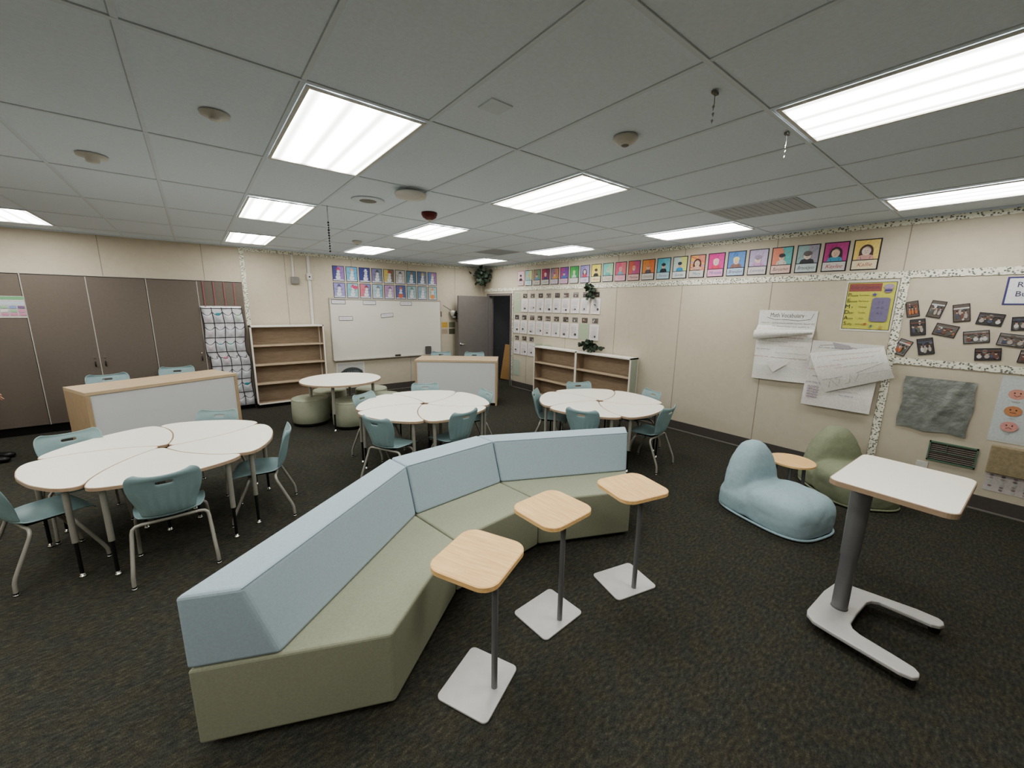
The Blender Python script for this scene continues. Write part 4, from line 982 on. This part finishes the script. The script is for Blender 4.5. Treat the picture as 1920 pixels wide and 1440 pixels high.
# feelings poster
a=Art(); a.rect(-.30,-.30,.30,.30,(206,212,212))
for k,(z,c,mo) in enumerate(((.155,(222,158,140),1),(-.01,(206,140,96),0),(-.165,(226,158,150),-1))):
    for sx in (-.185,.06): 
        a.ell(sx,z,.056,.05,c,24); a.ell(sx-.018,z+.012,.006,.008,(90,56,50),8); a.ell(sx+.018,z+.012,.006,.008,(90,56,50),8)
        a.line([(sx-.02,z-.014-.006*mo*-1),(sx,z-.016-.008*mo),(sx+.02,z-.014+.006*mo)],.004,(120,66,56)); a.text(('happy','calm','sad')[k],sx,z-.072,.022,(150,150,150))
loc,rz=on_right(-.30,1.03+ZO); tag(a.build('feelings_poster',(.60,.66,(196,200,196)),loc=loc,rz=rz),'pale poster with round peach faces at the right edge of the photo','poster')
b=MB(); b.box(-.30,.30,-.06,0,-.15,.13,mat('cork_box',(150,138,112),.8,.15,40,.4,120)); 
loc,rz=on_right(-.34,.535+ZO,0); tag(b.build('display_board',bevel=.008,loc=loc,rz=rz),'tan textured display board below the faces poster','display board')
a=Art(); 
for i in range(8):
    for j in range(6): a.ell(-.26+.075*i,-.07+.028*j,.014,.011,random.choice([(150,130,134),(120,110,112),(180,160,160),(196,206,196)]),8)
loc,rz=on_right(-.35,.285+ZO); tag(a.build('printed_sheet',(.60,.19,(206,198,196)),loc=loc,rz=rz),'speckled printed sheet lowest on the wall at the right edge','sheet')
# ------------------------------------------------------------------ ceiling fittings
def disc(name,label,cat,x,y,prof,m,extra=None):
    t=thing(name,label,cat,(x,y,H-.004)); MB().lathe([(r,-z) for r,z in prof][::-1],m,28).build('housing',t)
    if extra: extra(t)
    return t
def det(t): MB().lathe([(0,-.052),(.018,-.05),(.03,-.04),(.032,-.03)],M['grille'],16).build('sensor',t)
D=[(0,0),(.07,0),(.072,.012),(.055,.03),(.03,.045),(0,.047)]
disc('smoke_detector','white smoke detector nearest the camera, right of the ceiling centre','smoke detector',2.114,1.612,D,M['plastic'],det)
disc('smoke_detector','tiny far ceiling detector above the small light over the snowman paintings','smoke detector',2.188,6.826,D,M['plastic'],det)
disc('ceiling_sensor','round white ceiling sensor on the left, left of the big light','sensor',.203,2.857,[(0,0),(.07,0),(.068,.01),(.03,.018),(.028,.03),(0,.032)],M['plastic'])
disc('ceiling_sensor','round white ceiling sensor at the far left of the ceiling','sensor',-.44,4.198,[(0,0),(.085,0),(.082,.012),(.04,.02),(.035,.045),(0,.048)],M['plastic'])
disc('alarm_dome','dark red ceiling dome with white tip behind the access point','alarm',2.149,4.204,[(0,0),(.085,0),(.086,.02),(.07,.05),(.035,.07),(0,.075)],M['red'],lambda t:MB().lathe([(0,-.09),(.015,-.088),(.024,-.07)],M['plastic'],12).build('dome_tip',t))
disc('access_point','large white puck-shaped access point casting a shadow on the ceiling','access point',1.625,3.525,[(0,0),(.05,0),(.05,.02),(.13,.022),(.14,.035),(.13,.055),(.06,.064),(0,.065)],M['plastic'])
disc('ceiling_speaker','flush round ceiling speaker left of the access point','speaker',1.449,4.116,[(0,0),(.155,0),(.15,.006),(.10,.008),(0,.008)],M['tbar'],lambda t:MB().lathe([(0,-.010),(.075,-.0098),(.08,-.008)],M['grille'],20).build('speaker_grille',t))
for x0,x1,y0,y1,lab in ((4.30,4.90,1.40,2.17,'grey return-air grille in the ceiling near the portrait row'),(4.30,4.90,5.96,6.6,'grey return-air grille in the far ceiling by the corner')):
    b=MB(); b.box(x0,x1,y0,y1,H-.005,H,M['grille_ceiling'])
    for k in range(12): yy=y0+.03+(y1-y0-.06)*k/11; b.box(x0+.02,x1-.02,yy-.006,yy+.006,H-.007,H-.005,M['grille_ceiling'])
    tag(b.build('ceiling_grille'),lab,'ceiling grille')
a_=MB(); a_.box(1.25,1.38,1.76,1.88,H-.006,H,M['tbar']); tag(a_.build('access_hatch'),'small faint square plate on the ceiling tile right of the big light','ceiling plate')
def leafcluster(name,label,cat,c,n,spread,size,stem=None,seed=1,down=0):
    rr=random.Random(seed); t=thing(name,label,cat,c); b=MB()
    for k in range(n):
        p=Vector([rr.gauss(0,s) for s in spread]); d=Vector((rr.uniform(-1,1),rr.uniform(-1,1),rr.uniform(-1,1)-down)).normalized(); s=size*rr.uniform(.7,1.3)
        sd=d.cross(Vector((rr.random(),rr.random(),rr.random()))).normalized()*s*.38; up_=d.cross(sd).normalized()*s*.08
        b.add([p,p+d*s*.3+sd*.8,p+d*s*.65+sd,p+d*s+up_,p+d*s*.65-sd,p+d*s*.3-sd*.8],[(0,1,2,3,4,5)],M['leaf'])
    b.build('foliage',t)
    if stem: MB().tube(stem,.006,M['plastic'],6).build('stem',t)
    return t
leafcluster('hanging_plant','dark leafy artificial plant hanging high in the far room corner','plant',(5.86,8.66,2.72),150,(.09,.08,.085),.10,[(.0,0,.1),(.05,.1,-.1),(.12,.2,-.38)],2)
leafcluster('leaf_sprig','grey green leaf sprig pinned under the portraits above the typed pages','leaf sprig',(6.06,5.22,2.32),42,(.015,.045,.075),.085,None,3,.7)
leafcluster('leaf_sprig','grey green leaf sprig lying on the low bookcases against the wall','leaf sprig',(6.0,5.12,1.23),50,(.03,.11,.03),.10,None,4,-.1)
leafcluster('leaf_sprig','wilted leaf bunch behind the small wall holder beside the open door','leaf sprig',(5.22,8.90,1.72),18,(.03,.015,.05),.06,None,5,.4)
ch=MB(); rr=random.Random(8); z=0
ch.tube([(0,0,0),(0,0,-.17)],.0025,M['dark'],6)
t=thing('hanging_chain','dark twig-like chain dangling from the ceiling near the left lights','chain',(1.198,4.62,H-.004)); ch.build('cord',t)
ch=MB()
for k in range(12): z=-.15-.026*k; ch.lathe([(0,z),(rr.uniform(.006,.013),z-.008),(rr.uniform(.006,.012),z-.018),(0,z-.026)],M['dark'],8)
ch.build('beads',t)
for x,y,lab,m in ((2.006,1.04,'grey ceiling clip with a short hanging loop, near the top of the photo',M['grille']),(2.757,.985,'shiny crystal ornament dangling beside the large right light',M['chrome'])):
    t=thing('ceiling_hook',lab,'ceiling hook',(x,y,H-.004)); MB().box(-.02,.02,-.008,.008,-.012,0,M['grille']).build('clip',t)
    q=MB(); q.tube([(0,0,-.01),(.003,0,-.05),(-.003,0,-.08)],.002,m,6)
    for k in range(3): q.lathe([(0,-.055-.03*k),(.006,-.062-.03*k),(.0,-.078-.03*k)],m,6,(.004*(k%2)-.002,0,0))
    q.build('pendant',t)
# ------------------------------------------------------------------ things cut by the frame edges
t=thing('rolling_cart','white panelled rolling cart with violet edge at the right border of the photo','cart',(4.93,-.36,0),R(-50))
MB().box(0,.6,-.4,0,.09,.56,M['case']).build('cart_body',t,bevel=.004,seg=1)
MB().box(-.006,0,-.4,0,.09,.56,mat('violet_edge',(84,76,140),.5)).build('edge_strip',t)
for x,y in ((.04,-.04),(.56,-.04),(.04,-.36),(.56,-.36)):
    k=MB(); k.tube([(x-.012,y,.035),(x+.012,y,.035)],.035,M['black'],16); k.tube([(x,y,.035),(x,y,.09)],.01,M['black'],8); k.build('caster',t)
OR=mat('orange_plastic',(224,138,84),.5,.04)
t=thing('plastic_bin','orange plastic bin on the carpet beyond the left edge of the flower table','bin',(-1.72,5.12,0),R(10))
b=MB(); b.prism(rrect(.30,.22,.03,4),.0,.12,OR,poly_top=rrect(.34,.26,.03,4)); b.build('bin_body',t); MB().prism(rrect(.36,.28,.03,4),.12,.13,OR).build('lid',t,bevel=.004)
# person standing just outside the left edge, one shoe in view
t=thing('person','person in dark trousers standing by the cabinets at the left edge, one black shoe visible','person',(-2.20,7.60,0),R(-10))
def skin(name,pts,edges,rad,m,parent,subs=2,root=0):
    me=bpy.data.meshes.new(name); me.from_pydata(pts,edges,[]); o=bpy.data.objects.new(name,me); C.objects.link(o); o.parent=parent; me.materials.append(m)
    me.skin_vertices.new() if hasattr(me.skin_vertices,'new') else None
    md=o.modifiers.new('skin','SKIN'); md.use_smooth_shade=True
    sv=me.skin_vertices[0].data if len(me.skin_vertices) else None
    if sv:
        for i,r in enumerate(rad): sv[i].radius=(r if isinstance(r,tuple) else (r,r)); sv[i].use_root=(i==root)
    s=o.modifiers.new('subs','SUBSURF'); s.levels=subs; s.render_levels=subs
    return o
SK=mat('skin',(198,156,132),.5,.04); SH=mat('shirt_grey',(170,170,172),.8,.05); TR=mat('trouser_black',(28,27,30),.8,.05); HA=mat('hair_brown',(60,44,34),.7,.1)
# faces +x ; one continuous body
body=[(0,0,.94),(0,0,1.10),(0,0,1.28),(0,0,1.42),(.01,0,1.50),(.025,0,1.57),(.03,0,1.65),(.015,0,1.73),
(0,.17,1.40),(.0,.22,1.14),(.08,.21,.92),(.10,.21,.85),(0,-.17,1.40),(.03,-.22,1.14),(.12,-.22,.90),(.14,-.22,.83),
(0,.09,.88),(.015,.10,.50),(-.02,.10,.10),(0,-.09,.88),(.04,-.10,.50),(.02,-.10,.10)]
ed=[(0,1),(1,2),(2,3),(3,4),(4,5),(5,6),(6,7),(3,8),(8,9),(9,10),(10,11),(3,12),(12,13),(13,14),(14,15),(0,16),(16,17),(17,18),(0,19),(19,20),(20,21)]
rad=[(.11,.14),(.10,.12),(.11,.14),(.09,.12),(.055,.055),(.085,.07),(.118,.095),(.10,.085),.05,.04,.03,.025,.05,.04,.03,.025,.08,.055,.04,.08,.055,.04]
skin('body',body,ed,rad,SK,t)
skin('trousers',[(0,0,1.05),(0,0,.92),(0,.09,.86),(.015,.10,.50),(-.02,.10,.06),(0,-.09,.86),(.04,-.10,.50),(.02,-.10,.06)],[(0,1),(1,2),(2,3),(3,4),(1,5),(5,6),(6,7)],[(.14,.17),(.14,.17),.105,.08,.072,.105,.08,.072],TR,t)
skin('shirt',[(0,0,.86),(0,0,1.08),(0,0,1.30),(0,0,1.42),(0,0,1.49),(0,.10,1.43),(0,.18,1.38),(0,.225,1.16),(.055,.215,.99),(0,-.10,1.43),(0,-.18,1.38),(.03,-.225,1.16),(.09,-.22,.98)],[(0,1),(1,2),(2,3),(3,4),(3,5),(5,6),(6,7),(7,8),(3,9),(9,10),(10,11),(11,12)],[(.175,.21),(.15,.18),(.15,.19),(.11,.13),(.09,.10),.09,.075,.062,.052,.09,.075,.062,.052],SH,t)
hb=MB(); hv,hf=se((-.012,0,1.695),(.125,.10,.115),1,n=14,m=20); hb.add([(x-(.05 if x>.06 and z<1.74 else 0),y,z) for x,y,z in hv],hf,HA,True); hb.build('hair',t,smooth=True)
for s in (1,-1):
    hx,hy,hz=((.10,.21,.85) if s==1 else (.14,-.22,.83))
    d=Vector((.2,0,-1)).normalized() if s==1 else Vector((.1,0,-1)).normalized(); sdv=Vector((0,1,0)); pts=[tuple(Vector((hx,hy,hz))-d*.03),tuple(Vector((hx,hy,hz))+d*.05)]; e=[(0,1)]; rd=[(.026,.02),(.032,.016)]
    for k in range(4):
        b0=Vector((hx,hy,hz))+d*.055+Vector((.027-.018*k,0,0)); ln=[.06,.075,.07,.055][k]; i0=len(pts); cur=Vector((1,0,0))
        pts+=[tuple(b0+d*ln*.35),tuple(b0+d*ln*.7+cur*.008),tuple(b0+d*ln+cur*.022)]; e+=[(1,i0),(i0,i0+1),(i0+1,i0+2)]; rd+=[.0095,.0085,.007]
    i0=len(pts); th=Vector((hx,hy,hz))+d*.02+Vector((.03,0,0)); pts+=[tuple(th+d*.02),tuple(th+d*.05+Vector((.012,0,0)))]; e+=[(0,i0),(i0,i0+1)]; rd+=[.011,.009]
    skin('hand',pts,e,rd,SK,t,1)
fc=MB()
for s in (-1,1):
    vs,fs=se((.118,.028*s,1.665),(.010,.013,.008),1,n=8,m=10); fc.add(vs,fs,M['plastic'],True); vs,fs=se((.127,.028*s,1.665),(.004,.006,.006),1,n=6,m=8); fc.add(vs,fs,M['dark'],True)
    vs,fs=se((.03,.078*s,1.655),(.02,.012,.03),1,n=8,m=10); fc.add(vs,fs,SK,True)
vs,fs=se((.13,0,1.635),(.018,.014,.025),1,n=8,m=10); fc.add(vs,fs,SK,True); vs,fs=se((.116,0,1.60),(.01,.024,.007),1,n=8,m=10); fc.add(vs,fs,mat('lips',(150,84,80),.5),True)
fc.build('face',t)
for y,x in ((.10,-.02),(-.10,.02)):
    vs,fs=se((x+.075,y,.035),(.155,.05,.045),.8,n=10,m=20); b=MB(); b.add([(a,c_,max(.004,z+(.03 if a<x+.0 else 0)*(1 if z>.04 else 0))) for a,c_,z in vs],fs,mat('shoe_black',(18,18,20),.35),True); b.build('shoe',t)
# ------------------------------------------------------------------ world and view
w=bpy.data.worlds.new('world'); bpy.context.scene.world=w; w.use_nodes=True
w.node_tree.nodes['Background'].inputs[0].default_value=(.5,.55,.6,1); w.node_tree.nodes['Background'].inputs[1].default_value=.05
sc=bpy.context.scene
sc.view_settings.view_transform='AgX'
try: sc.view_settings.look='AgX - Medium High Contrast'
except Exception: pass
sc.view_settings.exposure=0.78
sc.cycles.max_bounces=8; sc.cycles.diffuse_bounces=5; sc.cycles.use_denoising=True
sc.cycles.sample_clamp_indirect=4
